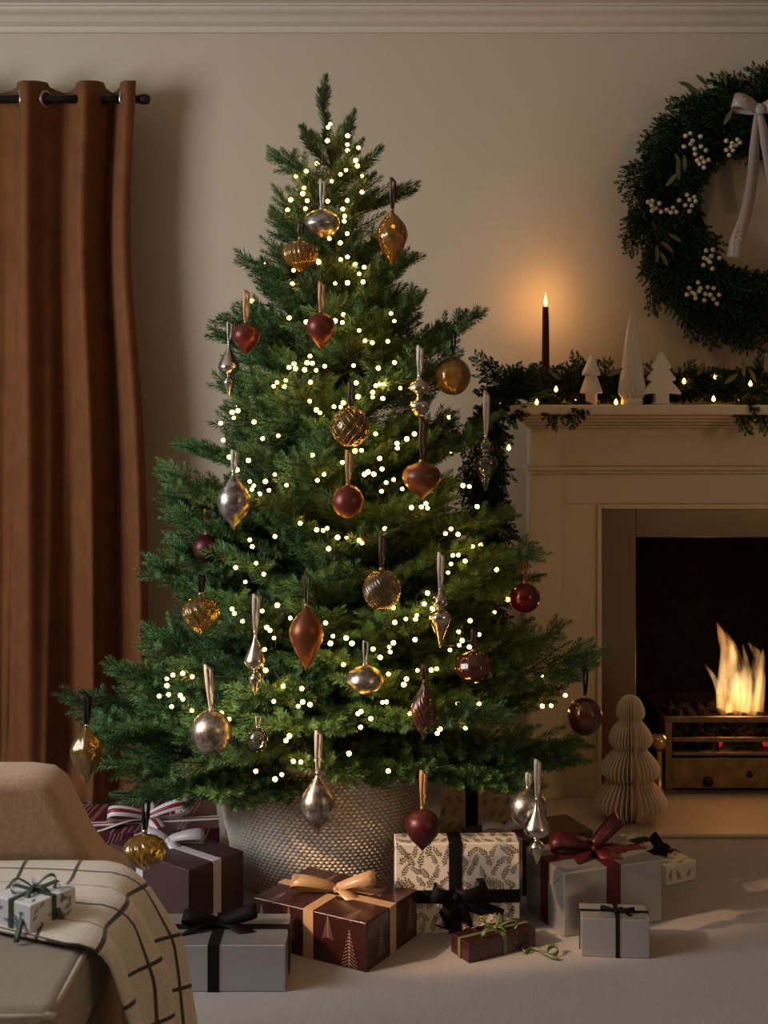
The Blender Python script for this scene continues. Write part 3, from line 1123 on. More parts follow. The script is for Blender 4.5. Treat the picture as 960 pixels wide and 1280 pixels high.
b.lathe([(0.0055 * math.sin(a) + 0.0002, -0.0055 * math.cos(a)) for a in np.linspace(0.05, PI - 0.05, 8)], 10)
bm_ = b.mesh('bulb', 'fairy_bulb')
b = MB()
for p in pos:
    o = link('bulb', bm_, fl); o.location = p; k_ = random.uniform(0.72, 1.0); o.scale = (k_, k_, k_)
# the wire runs a little deeper in the tree and sends a short lead to each bulb
wire = []
for p in pos:
    q = Vector((p.x, p.y, p.z))
    h = Vector((q.x, q.y, 0))
    q = q - h * 0.10 + Vector((0, 0, -0.008))
    wire.append(q)
path = []
for i, q in enumerate(wire):
    path.append(q)
    if i + 1 < len(wire):
        nx = wire[i + 1]
        m = (q + nx) / 2
        m = m - Vector((m.x, m.y, 0)) * min(0.35, 0.9 * (nx - q).length) + Vector((0, 0, -0.02))
        path.append(m)
b.tube(path, 0.0011, 4)
for p, q in zip(pos, wire):
    b.tube([q, p], 0.0010, 4)
b.build('cable', 'cable', fl)

# ================================================================== ORNAMENTS
def strap_ribbon(parent, h, m, w=0.008, lean=0.0, sep=0.006):
    """satin loop from the cap (origin) up to the branch at height h"""
    b = MB()
    pts = []
    n = 8
    for i in range(n + 1):
        t = i / n
        pts.append(Vector((lean * t - sep * 0.5 * math.sin(PI * t * 0.55), -0.002 - 0.004 * t, h * t)))
    top = pts[-1]
    for i in range(1, n + 1):
        t = 1 - i / n
        pts.append(Vector((lean * t + sep * math.sin(PI * t * 0.6) + 0.001, 0.004 * t + 0.002, h * t)))
    wd = [Vector((1, 0.5 * math.sin(i * 0.7), 0)) for i in range(len(pts))]
    b.strip(pts, wd, w, 0.0006)
    b.build('ribbon', m, parent)


PR = {
    'ball': [(0.02, 0.0)] + [(0.5 * math.sin(a), 0.5 - 0.5 * math.cos(a)) for a in np.linspace(0.12, PI - 0.25, 16)] + [(0.07, 1.0)],
    'onion': [(0.01, 0.0), (0.05, 0.05), (0.14, 0.13), (0.31, 0.27), (0.44, 0.43), (0.495, 0.57), (0.49, 0.69), (0.42, 0.82), (0.28, 0.915), (0.12, 0.965), (0.06, 1.0)],
    'squat': [(0.01, 0.0), (0.07, 0.04), (0.20, 0.13), (0.38, 0.28), (0.48, 0.44), (0.50, 0.58), (0.46, 0.71), (0.34, 0.83), (0.17, 0.90), (0.07, 0.94), (0.05, 1.0)],
    'tear': [(0.01, 0.0), (0.07, 0.06), (0.20, 0.17), (0.38, 0.33), (0.49, 0.50), (0.49, 0.60), (0.40, 0.75), (0.22, 0.88), (0.09, 0.95), (0.05, 1.0)],
    'spin': [(0.01, 0.0), (0.08, 0.07), (0.24, 0.21), (0.42, 0.40), (0.50, 0.55), (0.47, 0.68), (0.32, 0.82), (0.14, 0.93), (0.05, 1.0)],
    'drop_up': [(0.01, 0.0), (0.05, 0.03), (0.12, 0.10), (0.28, 0.19), (0.43, 0.32), (0.50, 0.46), (0.47, 0.60), (0.34, 0.74), (0.18, 0.86), (0.08, 0.94), (0.05, 1.0)],
    'fin1': [(0.01, 0.0), (0.06, 0.05), (0.16, 0.13), (0.27, 0.24), (0.28, 0.30), (0.16, 0.36), (0.10, 0.385), (0.12, 0.41), (0.38, 0.46), (0.50, 0.54), (0.47, 0.61),
             (0.32, 0.72), (0.15, 0.85), (0.07, 0.95), (0.05, 1.0)],
    'fin2': [(0.01, 0.0), (0.10, 0.03), (0.34, 0.12), (0.50, 0.27), (0.46, 0.38), (0.22, 0.46), (0.14, 0.50), (0.20, 0.56), (0.46, 0.65), (0.50, 0.74), (0.42, 0.84), (0.18, 0.92), (0.06, 1.0)],
    'fin3': [(0.01, 0.0), (0.05, 0.04), (0.13, 0.14), (0.28, 0.30), (0.45, 0.44), (0.50, 0.52), (0.44, 0.60), (0.20, 0.66), (0.14, 0.69), (0.20, 0.72), (0.34, 0.78), (0.30, 0.86), (0.15, 0.94), (0.06, 1.0)],
    'squatsilver': [(0.02, 0.0), (0.15, 0.04), (0.36, 0.18), (0.49, 0.40), (0.50, 0.55), (0.43, 0.75), (0.28, 0.90), (0.12, 0.97), (0.06, 1.0)],
}
GRP = 'glass baubles on the Christmas tree'


def orn(name, px, y0, y1, w, shape, m, rib, rtop, label, ribs=0, depth=0.0, twist=0.0, d=None, cap='orn_cap', lattice=False, add=0.03, rw=0.008, lean=0.0):
    if d is None:
        d = tree_hit(px, (y0 + y1) / 2, 1.0, add)
    top = at(px, y0, d)
    root = tag(empty(name, top), label, 'ornament', GRP)
    s = d / F
    H = (y1 - y0) * s
    W = w * s
    prof = smooth_prof([(r * W, (z - 1) * H) for r, z in PR[shape]], 4)
    prof = [(max(r, 0.0003), z) for r, z in prof]
    nn = 32 if not ribs else max(48, ribs * 6)
    b = MB(); b.lathe(prof, nn, ribs=ribs, depth=depth, twist=twist)
    body = b.build('body', m, root)
    if lattice:
        b = MB()
        for k in range(14):
            for sg in (-1, 1):
                pts = []
                for i in range(15):
                    t = 0.06 + 0.88 * i / 14
                    a = 2 * PI * k / 14 + sg * t * 2.6
                    rr = W * 0.5 * math.sin(PI * t) + 0.0008
                    pts.append((rr * math.cos(a), rr * math.sin(a), -H * 0.5 - H * 0.5 * math.cos(PI * t)))
                b.tube(pts, 0.0011, 4)
        b.build('wire_lattice', 'lattice_gold', root)
    b = MB()
    cr = max(0.0035, 0.06 * W)
    b.lathe([(cr, -0.003), (cr * 1.15, 0.0), (cr, 0.005), (cr * 0.5, 0.006), (cr * 0.3, 0.0065)], 14)
    b.ring((0, 0, 0.009), (0, 1, 0), 0.0035, 0.0007, 12, 5)
    b.build('cap', cap, root)
    strap_ribbon(root, (y0 - rtop) * s, rib, rw, lean)
    return root


orn('silver_bauble', 402, 261, 298, 45, 'squatsilver', 'mercury', 'rib_silver', 224, 'squat mottled silver bauble hanging nearest the tree top', cap='silver_cap', rw=0.006)
orn('amber_bauble', 375, 298, 340, 45, 'squat', 'amber_glass', 'rib_brown', 278, 'ribbed amber glass onion bauble just below the topmost silver bauble', ribs=22, depth=0.07, twist=0.4)
orn('amber_bauble', 490, 263, 333, 40, 'tear', 'amber_glass', 'rib_brown', 222, 'amber glass teardrop hanging at upper right of the tree on a dark ribbon', ribs=10, depth=0.06, twist=1.6, d=3.26)
orn('burgundy_bauble', 401, 390, 437, 37, 'onion', 'matte_burgundy', 'rib_tan', 352, 'matte burgundy pointed bauble on tan ribbon high at the middle of tree')
orn('burgundy_bauble', 307, 403, 444, 34, 'onion', 'matte_burgundy', 'rib_tan', 362, 'burgundy bauble on tan ribbon at the upper left edge beside a silver finial', add=0.0)
orn('silver_finial', 286, 428, 497, 26, 'fin1', 'mercury_clean', 'rib_silver', 402, 'silver finial drop hanging at the upper left edge of the tree', cap='silver_cap', rw=0.004, d=3.22)
orn('amber_bauble', 566, 446, 494, 46, 'ball', 'amber_glass', 'rib_black', 412, 'round amber glass bauble at the right edge beside the mantel garland', ribs=8, depth=0.05, twist=0.3, d=3.24, rw=0.005)
orn('silver_finial', 524, 470, 524, 26, 'fin2', 'mercury_clean', 'rib_silver', 432, 'silver finial of two stacked balls right of centre', cap='silver_cap')
orn('lattice_bauble', 438, 510, 558, 46, 'ball', 'smoke_glass', 'rib_brown', 478, 'gold lattice ball in the middle of the tree', lattice=True, add=0.015)
orn('burgundy_bauble', 435, 606, 648, 40, 'ball', 'matte_burgundy', 'rib_tan', 562, 'round matte red bauble on tan ribbon at the centre of tree')
orn('bronze_bauble', 527, 577, 625, 49, 'onion', 'matte_brown', 'rib_brown', 522, 'matte brown onion bauble on a dark ribbon right of the round red one')
orn('silver_bauble', 292, 590, 662, 42, 'drop_up', 'mercury', 'rib_silver', 562, 'large mottled silver teardrop at middle left of the tree', cap='silver_cap', d=2.98)
orn('silver_finial', 607, 546, 614, 30, 'fin3', 'clear_glass', 'rib_silver', 488, 'clear and silver glass finial at the right edge under the mantel', cap='silver_cap', d=3.24)
orn('red_bauble', 656, 729, 766, 38, 'ball', 'shiny_red', 'rib_pinkred', 690, 'shiny dark red ball at the right edge beside the fireplace', d=3.25, rw=0.005)
orn('smoke_bauble', 477, 712, 763, 48, 'ball', 'smoke_glass', 'rib_brown', 668, 'dark smoky glass ball with a net texture at the middle of the tree', ribs=26, depth=0.06, twist=1.8)
orn('amber_bauble', 251, 743, 793, 48, 'squat', 'olive_glass', 'rib_black', 718, 'olive gold twisted glass onion at left edge below the silver teardrop', ribs=14, depth=0.12, twist=1.4, d=2.98)
orn('silver_finial', 319, 791, 870, 28, 'fin1', 'mercury_clean', 'rib_silver', 742, 'polished silver finial drop left of the bronze teardrop', cap='silver_cap')
orn('bronze_bauble', 383, 757, 838, 43, 'spin', 'matte_bronze', 'rib_brown', 716, 'matte copper bronze spindle bauble at the middle of the tree', rw=0.005)
orn('silver_finial', 550, 738, 810, 27, 'fin3', 'mercury_clean', 'rib_silver', 690, 'slim silver finial on a long pale ribbon right of centre', cap='silver_cap')
orn('silver_bauble', 456, 832, 868, 46, 'squatsilver', 'mercury', 'rib_silver', 800, 'squat mottled silver bauble low at the middle of the tree', cap='silver_cap', rw=0.004)
orn('amber_bauble', 592, 814, 854, 47, 'squatsilver', 'dark_amber_glass', 'rib_brown', 786, 'dark amber glass ball among the lights at lower right', ribs=10, depth=0.05, twist=0.5)
orn('lattice_bauble', 530, 852, 925, 33, 'drop_up', 'dark_amber_glass', 'rib_brown', 830, 'dark gold cone shaped bauble with fine netting deep at lower middle', lattice=False, ribs=18, depth=0.15, twist=2.2)
orn('silver_bauble', 264, 888, 942, 51, 'ball', 'mercury', 'rib_silver', 830, 'large round mottled silver bauble at the lower left of the tree', cap='silver_cap', lean=-0.01)
orn('amber_bauble', 108, 908, 982, 42, 'spin', 'olive_glass', 'rib_black', 868, 'olive glass spindle hanging from the far left branch before the curtain', ribs=5, depth=0.12, twist=1.0, d=3.00)
orn('brown_bauble', 731, 872, 919, 44, 'ball', 'dark_amber_glass', 'rib_black', 834, 'dark brown glass ball on the far right branch by the fireplace', d=3.20, ribs=8, depth=0.04, rw=0.006)
orn('silver_bauble', 397, 967, 1043, 43, 'drop_up', 'mercury', 'rib_silver', 912, 'mottled silver teardrop hanging in front of the woven basket', cap='silver_cap', d=2.80)
orn('burgundy_bauble', 528, 1011, 1064, 44, 'onion', 'matte_wine', 'rib_tan', 962, 'wine red onion bauble on tan ribbon before the ivory floral gift', d=2.84)
orn('amber_bauble', 181, 1040, 1089, 54, 'squat', 'olive_glass', 'rib_black', 998, 'twisted gold glass onion hanging lowest at left before the plum gift', ribs=14, depth=0.13, twist=1.5, d=2.78)
orn('silver_bauble', 660, 985, 1034, 48, 'ball', 'mercury', 'rib_silver', 965, 'round mottled silver bauble low at right behind a silver finial', cap='silver_cap', d=2.93)
orn('silver_finial', 671, 1000, 1081, 33, 'fin1', 'mercury_clean', 'rib_silver', 948, 'silver finial hanging lowest at right before the brown gift', cap='silver_cap', d=2.86)
orn('burgundy_bauble', 258, 668, 702, 34, 'ball', 'matte_wine', 'rib_tan', 636, 'dark red bauble nearly hidden by needles at middle left', add=-0.07)
orn('clear_bauble', 322, 910, 940, 26, 'ball', 'clear_glass', 'rib_silver', 895, 'small clear glass bauble right of the large round silver bauble', cap='silver_cap', rw=0.003)


# ================================================================== WREATH, GARLAND
def cedar_sprig(L, seed):
    r = random.Random(seed)
    S = Spray()
    k = 6
    main = [(L * i / k, 0.05 * L * math.sin(i * 1.1 + seed), -0.08 * L * (i / k) ** 2) for i in range(k + 1)]
    S.st.tube(main, [0.0025 * (1 - 0.6 * i / k) for i in range(k + 1)], 4, cap=False)
    S.needles(main, 0.016, 0.0066, 520, ang=45, flat=0.45)
    M = np.array(main)
    s = 0.12 * L
    while s < 0.95 * L:
        t = s / L
        i = min(int(t * k), k - 1)
        fr = t * k - i
        p = M[i] * (1 - fr) + M[i + 1] * fr
        for sd in (-1, 1):
            if r.random() < 0.12: continue
            l = min(0.085, 0.55 * L * (1 - t) + 0.02) * r.uniform(0.7, 1.1)
            a = math.radians(r.uniform(32, 48))
            tw = arc(p, (math.cos(a), sd * math.sin(a), r.uniform(-0.2, 0.25)), l, (0.35, 0, -0.1), 3)
            S.needles(tw, 0.015, 0.0062, 520, ang=42, flat=0.4)
            if l > 0.05:
                for q in (0.35, 0.6):
                    jj = int(q * 3)
                    for s2 in (-1, 1):
                        td = tw[jj + 1] - tw[jj]; td = td / np.linalg.norm(td)
                        aa = 0.75 * s2
                        d2 = np.array([td[0] * math.cos(aa) - td[1] * math.sin(aa), td[0] * math.sin(aa) + td[1] * math.cos(aa), td[2] + r.uniform(-0.2, 0.2)])
                        S.needles(arc(tw[jj], d2, l * 0.42, (0.2, 0, 0), 2), 0.014, 0.0060, 520, ang=42, flat=0.4)
        s += 0.024 * r.uniform(0.85, 1.15)
    return S.mesh('evergreen_sprig', ['cedar', 'stem_bark'])


SPR = {L: [cedar_sprig(L, 100 + i + int(L * 1000)) for i in range(2)] for L in (0.12, 0.17, 0.22)}


def place_sprig(parent, base, direction, L, normal=(0, -1, 0), scale=1.0):
    d = Vector(direction).normalized()
    nrm = Vector(normal)
    nrm = (nrm - d * nrm.dot(d))
    nrm = nrm.normalized() if nrm.length > 1e-4 else d.orthogonal().normalized()
    y = nrm.cross(d)
    M = Matrix((d, y, nrm)).transposed().to_4x4()
    o = bpy.data.objects.new('sprig', random.choice(SPR[L]))
    COL.objects.link(o)
    o.parent = parent
    o.matrix_local = Matrix.Translation(Vector(base) - parent.location) @ M @ Matrix.Rotation(random.uniform(-0.4, 0.4), 4, 'X') @ Matrix.Diagonal((scale, scale, scale, 1))
    return o


def leaf_mesh(L=0.05, W=0.014):
    P = []
    for i in range(9):
        t = i / 8
        h = W * math.sin(PI * min(1, t * 0.98 + 0.01)) ** 0.8 * 0.5 + 0.0003
        zc = -0.12 * L * t * t
        P.append([(L * t, -h, zc + 0.15 * h), (L * t, 0, zc), (L * t, h, zc + 0.15 * h)])
    b = MB(); b.grid(P)
    return b.mesh('leaf', 'olive_leaf')


LEAF = leaf_mesh()
WD = 4.05
wc = at(947, 264, WD)
wr = tag(empty('wreath', wc), 'round evergreen wreath with white berries and a mauve bow above the mantel', 'wreath')
b = MB(); b.ring((0, 0.02, 0), (0, 1, 0), 0.285, 0.028, 48, 8); b.build('ring_core', 'moss', wr)
N = 216
for i in range(N):
    a = 2 * PI * i / N * 1.0 + random.uniform(-0.03, 0.03)
    lay = i % 3
    rad = (0.235, 0.285, 0.325)[lay] + random.uniform(-0.015, 0.015)
    # a measured clockwise from the top; leaves flow down the left-hand side and round
    pos_ = Vector((-rad * math.sin(a), random.uniform(-0.045, 0.015), rad * math.cos(a)))
    tang = Vector((-math.cos(a), 0, -math.sin(a)))
    outw = Vector((-math.sin(a), 0, math.cos(a)))
    k = (-0.30, 0.22, 0.62)[lay] + random.uniform(-0.2, 0.2)
    d = tang + outw * k + Vector((0, random.uniform(-0.45, 0.05), -0.12))
    L = random.choice((0.12, 0.17)) if lay == 2 else random.choice((0.12, 0.12, 0.17))
    place_sprig(wr, wc + pos_, d, L, scale=random.uniform(0.85, 1.0))
berries = [(548,250),(565,242),(600,252),(573,267),(543,287),(566,279),(580,295),(602,287),(582,313),(619,300),(604,326),(613,340),(628,334),(597,347),(612,360),(589,335),
           (690,267),(710,275),(729,263),(738,273),(690,299),(713,300),(700,317),(707,288),(724,283),
           (418,480),(432,476),(457,485),(431,492),(445,502),(432,510),(463,514),(483,508),(497,516),(505,500),(516,515),(526,474),(553,455),(562,472),(578,462),(583,477),(570,492),(547,491),(562,512),
           (620,649),(643,646),(638,668),(613,675),(633,689),(666,675),(610,700),(641,712),(625,680),
           (592,760),(561,779),(571,795),(553,802),(583,815),(596,790),(617,800),(625,777),(646,780),(634,803),(665,803),(613,822),(657,834),(645,817),(580,800),(600,780)]
b = MB(); b.lathe([(0.0068 * math.sin(a) + 0.0002, -0.0068 * math.cos(a)) for a in np.linspace(0.05, PI - 0.05, 9)], 12)
b.cur = 1
b.lathe([(0.0018, 0.0062), (0.0016, 0.0072), (0.0003, 0.0074)], 6)
berry_me = b.mesh('berry', ['berry', 'berry_tip'])
for (x, y) in berries:
    px, py = 660 + x / 2.783, 80 + y / 2.783
    p = at(px, py, WD - 0.125 + random.uniform(-0.01, 0.01)) - wc
    o = link('berry', berry_me, wr, Matrix.Translation(p) @ Euler((PI / 2 + random.uniform(-0.6, 0.6), 0, random.uniform(-0.6, 0.6))).to_matrix().to_4x4())
b = MB()
for cl_ in (berries[:16], berries[16:25], berries[25:36], berries[36:44], berries[44:53], berries[53:]):
    mx = sum(p[0] for p in cl_) / len(cl_); my = sum(p[1] for p in cl_) / len(cl_)
    c0 = at(660 + mx / 2.783, 80 + my / 2.783, WD - 0.06) - wc
    for (x, y) in cl_:
        b.tube([c0, at(660 + x / 2.783, 80 + y / 2.783, WD - 0.119) - wc], 0.0008, 4)
b.build('berry_stems', 'stem_bark', wr)
for (x, y, ang) in ((480, 425, 50), (525, 405, 100), (545, 375, 95), (530, 365, 110), (505, 655, 140), (487, 705, 120), (535, 620, 150), (600, 100, 160), (625, 75, 140), (575, 80, 165), (450, 690, 95), (690, 75, 110), (680, 210, 60)):
    p = at(660 + x / 2.783, 80 + y / 2.783, WD - 0.115) - wc
    a = math.radians(ang)
    d = Vector((math.cos(a), -0.35, math.sin(a))).normalized()
    nrm = Vector((0.2, -1, 0.2)); nrm = (nrm - d * nrm.dot(d)).normalized()
    M = Matrix((d, nrm.cross(d), nrm)).transposed().to_4x4()
    link('leaf', LEAF, wr, Matrix.Translation(p) @ M)


# ---- ribbon bows
def loop_strip(L, H, w, lift=0.0, n=16, skew=0.0):
    """bow loop leaving the knot along +x, width along y"""
    pts, ws, wd = [], [], []
    for i in range(n + 1):
        t = 2 * PI * i / n
        x = L * (0.5 - 0.5 * math.cos(t)) ** 0.75
        z = H * 0.62 * math.sin(t) * (0.35 + 0.65 * math.sin(t / 2)) + H * 0.42 * math.sin(t / 2) + lift * x
        pts.append(Vector((x, skew * math.sin(t) * L, z)))
        ws.append(w * (0.40 + 0.60 * math.sin(t / 2) ** 0.6))
        wd.append(Vector((0.12 * math.sin(t), 1, 0.15 * math.sin(t / 2))))
    b = MB(); b.strip(pts, wd, ws, 0.0009)
    return b


def tail_strip(L, w, drop=0.0, wave=0.004, cut=True, n=12, twist=0.25, side=0.0):
    pts, ws, wd = [], [], []
    for i in range(n + 1):
        t = i / n
        pts.append(Vector((L * t, side * t * t, 0.004 * (1 - t) + wave * math.sin(PI * t * 1.7) * (1 - 0.3 * t) - drop * t * t)))
        ws.append(w * (0.45 + 0.55 * min(1, t * 2.5)))
        wd.append(Vector((0.35 if (cut and i == n) else 0, 1, twist * math.sin(PI * t))))
    b = MB(); b.strip(pts, wd, ws, 0.0009)
    return b


def make_bow(parent, M, w, loops, tails, m, knot=None, roll=0.0):
    """M: frame of the bow (z away from surface); loops [(angle,L,H)], tails [(angle,L,drop)]"""
    k = knot or w * 0.55
    b = MB()
    prof = smooth_prof([(0.001, -k * 0.2), (k * 0.42, 0), (k * 0.52, k * 0.35), (k * 0.40, k * 0.7), (0.001, k * 0.85)], 4)
    b.lathe([(max(r, 0.0005), z) for r, z in prof], 14, squash=1.15, ribs=5, depth=0.12)
    bw = b.build('bow', m, parent, M=M)
    for lp in loops:
        a, L, H = lp[:3]
        b = loop_strip(L, H, w, lp[3] if len(lp) > 3 else 0.0, skew=random.uniform(-0.05, 0.05))
        sgn = 1 if math.cos(a + parent.rotation_euler.z) > 0 else -1
        b.build('bow_loop', m, bw, M=Matrix.Translation((0, 0, w * 0.34 if roll else 0)) @ Matrix.Rotation(a, 4, 'Z') @ Matrix.Rotation(roll * sgn, 4, 'X'))
    for tl in tails:
        a, L, drop = tl[:3]
        b = tail_strip(L, w, drop, wave=tl[3] if len(tl) > 3 else 0.006, side=tl[4] if len(tl) > 4 else 0.0)
        b.build('bow_tail', m, bw, M=Matrix.Rotation(a, 4, 'Z'))
    return bw


# wreath bow: hangs on the front of the ring (frame z towards the viewer)
Mw = Matrix.Translation(at(948, 138, WD - 0.12) - wc) @ Matrix.Rotation(PI / 2, 4, 'X')
make_bow(wr, Mw, 0.046, [(2.85, 0.085, 0.05), (0.35, 0.085, 0.05)], [], 'rib_mauve', knot=0.034)
for pts in ([(946, 142), (944, 175), (942, 205), (938, 240), (930, 275), (921, 300), (917, 322)],
            [(950, 142), (955, 165), (960, 195), (966, 230), (972, 262)]):
    b = MB()
    q = smooth_prof([tuple(at(x, y, WD - 0.135 + 0.004 * math.sin(i * 1.3)) - wc) for i, (x, y) in enumerate(pts)], 4)
    b.strip([Vector(p) for p in q], [Vector((1, 0.5 * math.sin(i * 0.16), 0.1)) for i in range(len(q))], [0.014 + 0.026 * min(1, i / 6) for i in range(len(q))], 0.0009)
    b.build('ribbon_tail', 'rib_mauve', wr)

# garland lying on the mantel and falling at its left end
gl = tag(empty('mantel_garland', (FX, 3.95, SHZ)), 'evergreen garland lying along the mantel shelf and hanging at its left end', 'garland')
spine = []
for px, py in ((1010, 495), (960, 493), (915, 492), (870, 492), (830, 494), (785, 494), (745, 492), (705, 491), (668, 491), (640, 495), (622, 510)):
    spine.append(tuple(at(px, py, 4.02 if px > 650 else 3.9)))
spine += [tuple(at(px, py, 3.83)) for px, py in ((612, 545), (608, 600), (610, 660), (606, 720), (604, 780), (600, 830))]
sp = smooth_prof(spine, 5)
b = MB(); b.tube([Vector(p) - gl.location for p in sp], 0.008, 6); b.build('garland_stem', 'stem_bark', gl)
for i, p in enumerate(sp):
    p = Vector(p)
    nx = Vector(sp[min(i + 1, len(sp) - 1)]) - Vector(sp[max(i - 1, 0)])
    nx.normalize()
    on_shelf = p.z > SHZ - 0.02
    for k in range(4 if on_shelf else 2):
        if on_shelf:
            d = -nx * random.choice((1, -1)) * 0.8 + Vector((random.uniform(-0.3, 0.3), random.uniform(-0.5, 0.25), random.uniform(-0.12, 0.65)))
            place_sprig(gl, p + Vector((0, -0.01, 0.005)), d, 0.12, normal=(0, -0.7, 0.7), scale=random.uniform(0.75, 0.95))
        else:
            d = nx + Vector((random.uniform(-0.55, 0.55), random.uniform(-0.5, 0.1), 0))
            place_sprig(gl, p, d, random.choice((0.12, 0.17)), scale=random.uniform(0.8, 1.0))
# sprigs that tip over the shelf edge or stand up
for (px, py, qx, qy, L) in ((715, 495, 718, 532, 0.12), (698, 495, 690, 532, 0.12), (728, 497, 726, 520, 0.12), (920, 492, 938, 540, 0.17), (950, 492, 962, 540, 0.17), (935, 492, 945, 515, 0.12),
                            (745, 480, 716, 446, 0.12), (770, 480, 752, 450, 0.12), (830, 482, 812, 455, 0.12), (850, 484, 862, 455, 0.12), (945, 480, 948, 456, 0.12), (640, 484, 592, 446, 0.17), (660, 478, 630, 462, 0.12),
                            (640, 500, 640, 532, 0.12), (622, 505, 655, 520, 0.12)):
    p0 = at(px, py, 3.90 if qy > py else 3.97); p1 = at(qx, qy, 3.835 if qy > py else 3.95)
    place_sprig(gl, p0, p1 - p0, L, normal=(0, -1, 0.2), scale=max(0.7, (p1 - p0).length / L))
for (px, py, ang) in ((872, 470, 70), (945, 478, 120), (930, 470, 100), (760, 470, 30), (700, 475, 140), (662, 480, 60), (612, 520, 250), (905, 480, 40)):
    p = at(px, py, 3.93) - gl.location
    a = math.radians(ang)
    d = Vector((math.cos(a), -0.4, math.sin(a))).normalized()
    nrm = Vector((0.1, -1, 0.4)); nrm = (nrm - d * nrm.dot(d)).normalized()
    link('leaf', LEAF, gl, Matrix.Translation(p) @ Matrix((d, nrm.cross(d), nrm)).transposed().to_4x4())
gs = tag(empty('mantel_lights', (FX, 3.95, SHZ)), 'string of small warm lights in the mantel garland', 'string lights')
gb = [(892, 499, 3.88), (938, 480, 3.90), (671, 503, 3.89), (695, 487, 3.92), (625, 502, 3.86), (770, 503, 3.93), (855, 477, 3.96), (894, 472, 3.98), (924, 498, 4.0), (636, 560, 3.80), (848, 490, 4.0), (720, 500, 4.0), (965, 490, 3.92)]
b = MB()
b.lathe(smooth_prof([(0.0004, -0.007), (0.0045, -0.004), (0.005, 0.0), (0.0030, 0.006), (0.0004, 0.010)], 3), 10)
gme = b.mesh('bulb', 'garland_bulb')
for (px, py, d) in gb:
    link('bulb', gme, gs, Matrix.Translation(at(px, py, d) - gs.location))
gb2 = sorted(gb[:-4] + gb[-3:], key=lambda q: q[0])
b = MB(); b.tube([at(px, py + 2, d + 0.012) - gs.location for px, py, d in gb2], 0.001, 4); b.build('cable', 'cable', gs)

# ================================================================== ON THE MANTEL
# candle
c0 = at(682, 457, 4.0)
cb = Vector((c0.x, 4.0, SHZ))
hd = tag(empty('candle_holder', cb), 'small dark candle holder hidden in the mantel garland', 'candle holder')
b = MB(); b.lathe([(0.032, 0), (0.034, 0.004), (0.03, 0.008), (0.008, 0.014), (0.007, 0.03), (0.014, 0.036), (0.015, 0.055), (0.0125, 0.055), (0.012, 0.04), (0.001, 0.04)], 24)
b.build('holder_body', 'black_metal', hd)
cd = tag(empty('taper_candle', cb + Vector((0, 0, 0.04))), 'lit dark red taper candle standing in the mantel garland', 'candle')
ctop = CZ + (HY - 384) * 4.0 / F - cb.z - 0.04
b = MB(); b.lathe(smooth_prof([(0.0120, 0), (0.0120, 0.02), (0.0100, ctop * 0.8), (0.0092, ctop - 0.006), (0.0080, ctop), (0.0010, ctop - 0.003)], 4), 20)
b.build('wax', 'candle_wax', cd)
b = MB(); b.tube([(0, 0, ctop - 0.004), (0.0004, 0, ctop + 0.008)], 0.0009, 6); b.build('wick', 'wick', cd)
b = MB(); b.lathe(smooth_prof([(0.0006, ctop + 0.002), (0.0050, ctop + 0.010), (0.0050, ctop + 0.017), (0.0026, ctop + 0.031), (0.0003, ctop + 0.044)], 5), 14)
b.build('flame', 'candle_flame', cd)
point_light('candle_glow', (cb.x, 4.0, cb.z + 0.04 + ctop + 0.022), 2.0, (1.0, 0.46, 0.14), 0.008)

# tiered ceramic tree
def base_on_shelf(px, d=3.93):
    return Vector(((px - 480) * d / F, d, SHZ))


p = base_on_shelf(739)
s = 3.93 / F
b = MB()
pr = [(7, 0), (7.3, 1), (7.3, 13), (8, 14.5), (13, 14), (14, 15.5), (13.4, 18), (7.2, 36), (7, 37), (11, 36.5), (11.6, 38), (11, 41), (5, 54), (1.6, 60), (0.4, 61.5)]
b.lathe([(r * s, z * s) for r, z in pr], 40)
tag(b.build('ceramic_tree', 'ceramic', M=None), 'small white ceramic tree of two stacked cones beside the candle', 'ornament', 'white ceramic trees on the mantel').location = p
# tall fluted cone
p = base_on_shelf(790)
b = MB()
Hc = 119 * s
prof = [(13 * s, 0), (13.5 * s, 1.5 * s), (13.5 * s, 7 * s), (13 * s, 8 * s)]
rt = empty('ceramic_tree', p)
tag(rt, 'tall white ceramic cone tree with spiral fluting on the mantel', 'ornament', 'white ceramic trees on the mantel')
b.lathe(prof + [(1 * s, 8 * s)], 40); b.build('foot', 'ceramic', rt)
b = MB()
pf = smooth_prof([(12 * s, 7 * s), (17.2 * s, 14 * s), (17 * s, 22 * s), (12.3 * s, 55 * s), (7.4 * s, 88 * s), (3 * s, 113 * s), (0.6 * s, 119 * s)], 6)
b.lathe(pf, 180, ribs=15, depth=0.26, twist=2.4)
b.build('fluted_cone', 'ceramic', rt)
# cut-out style tree with three tiers
p = base_on_shelf(826)
rt = tag(empty('ceramic_tree', p, 0.15), 'white ceramic fir tree with drooping tiers at the right on the mantel', 'ornament', 'white ceramic trees on the mantel')
half = [(9, 0), (9, 14), (24, 12.5), (25.5, 15), (13, 29), (18, 30.5), (18.5, 33), (10, 44), (12.5, 46), (12.5, 48.5), (5.5, 60), (2.2, 66)]
ol = [(-x * s, z * s) for x, z in half] + [(x * s, z * s) for x, z in reversed(half)]
b = MB()
b.prism(ol, -0.017, 0.017)
b.v = [(x, y * (1 - 0.78 * min(1, max(0, z) / (66 * s))), z) for x, y, z in b.v]
bevel(b.build('tree_panel', 'ceramic', rt, smooth=False), 0.0025, 3, 0.4)
b = MB(); b.lathe([(11 * s, 0), (11.5 * s, 1.5 * s), (9.5 * s, 3.5 * s), (1 * s, 3.6 * s)], 24, squash=1.6)
b.build('foot', 'ceramic', rt)

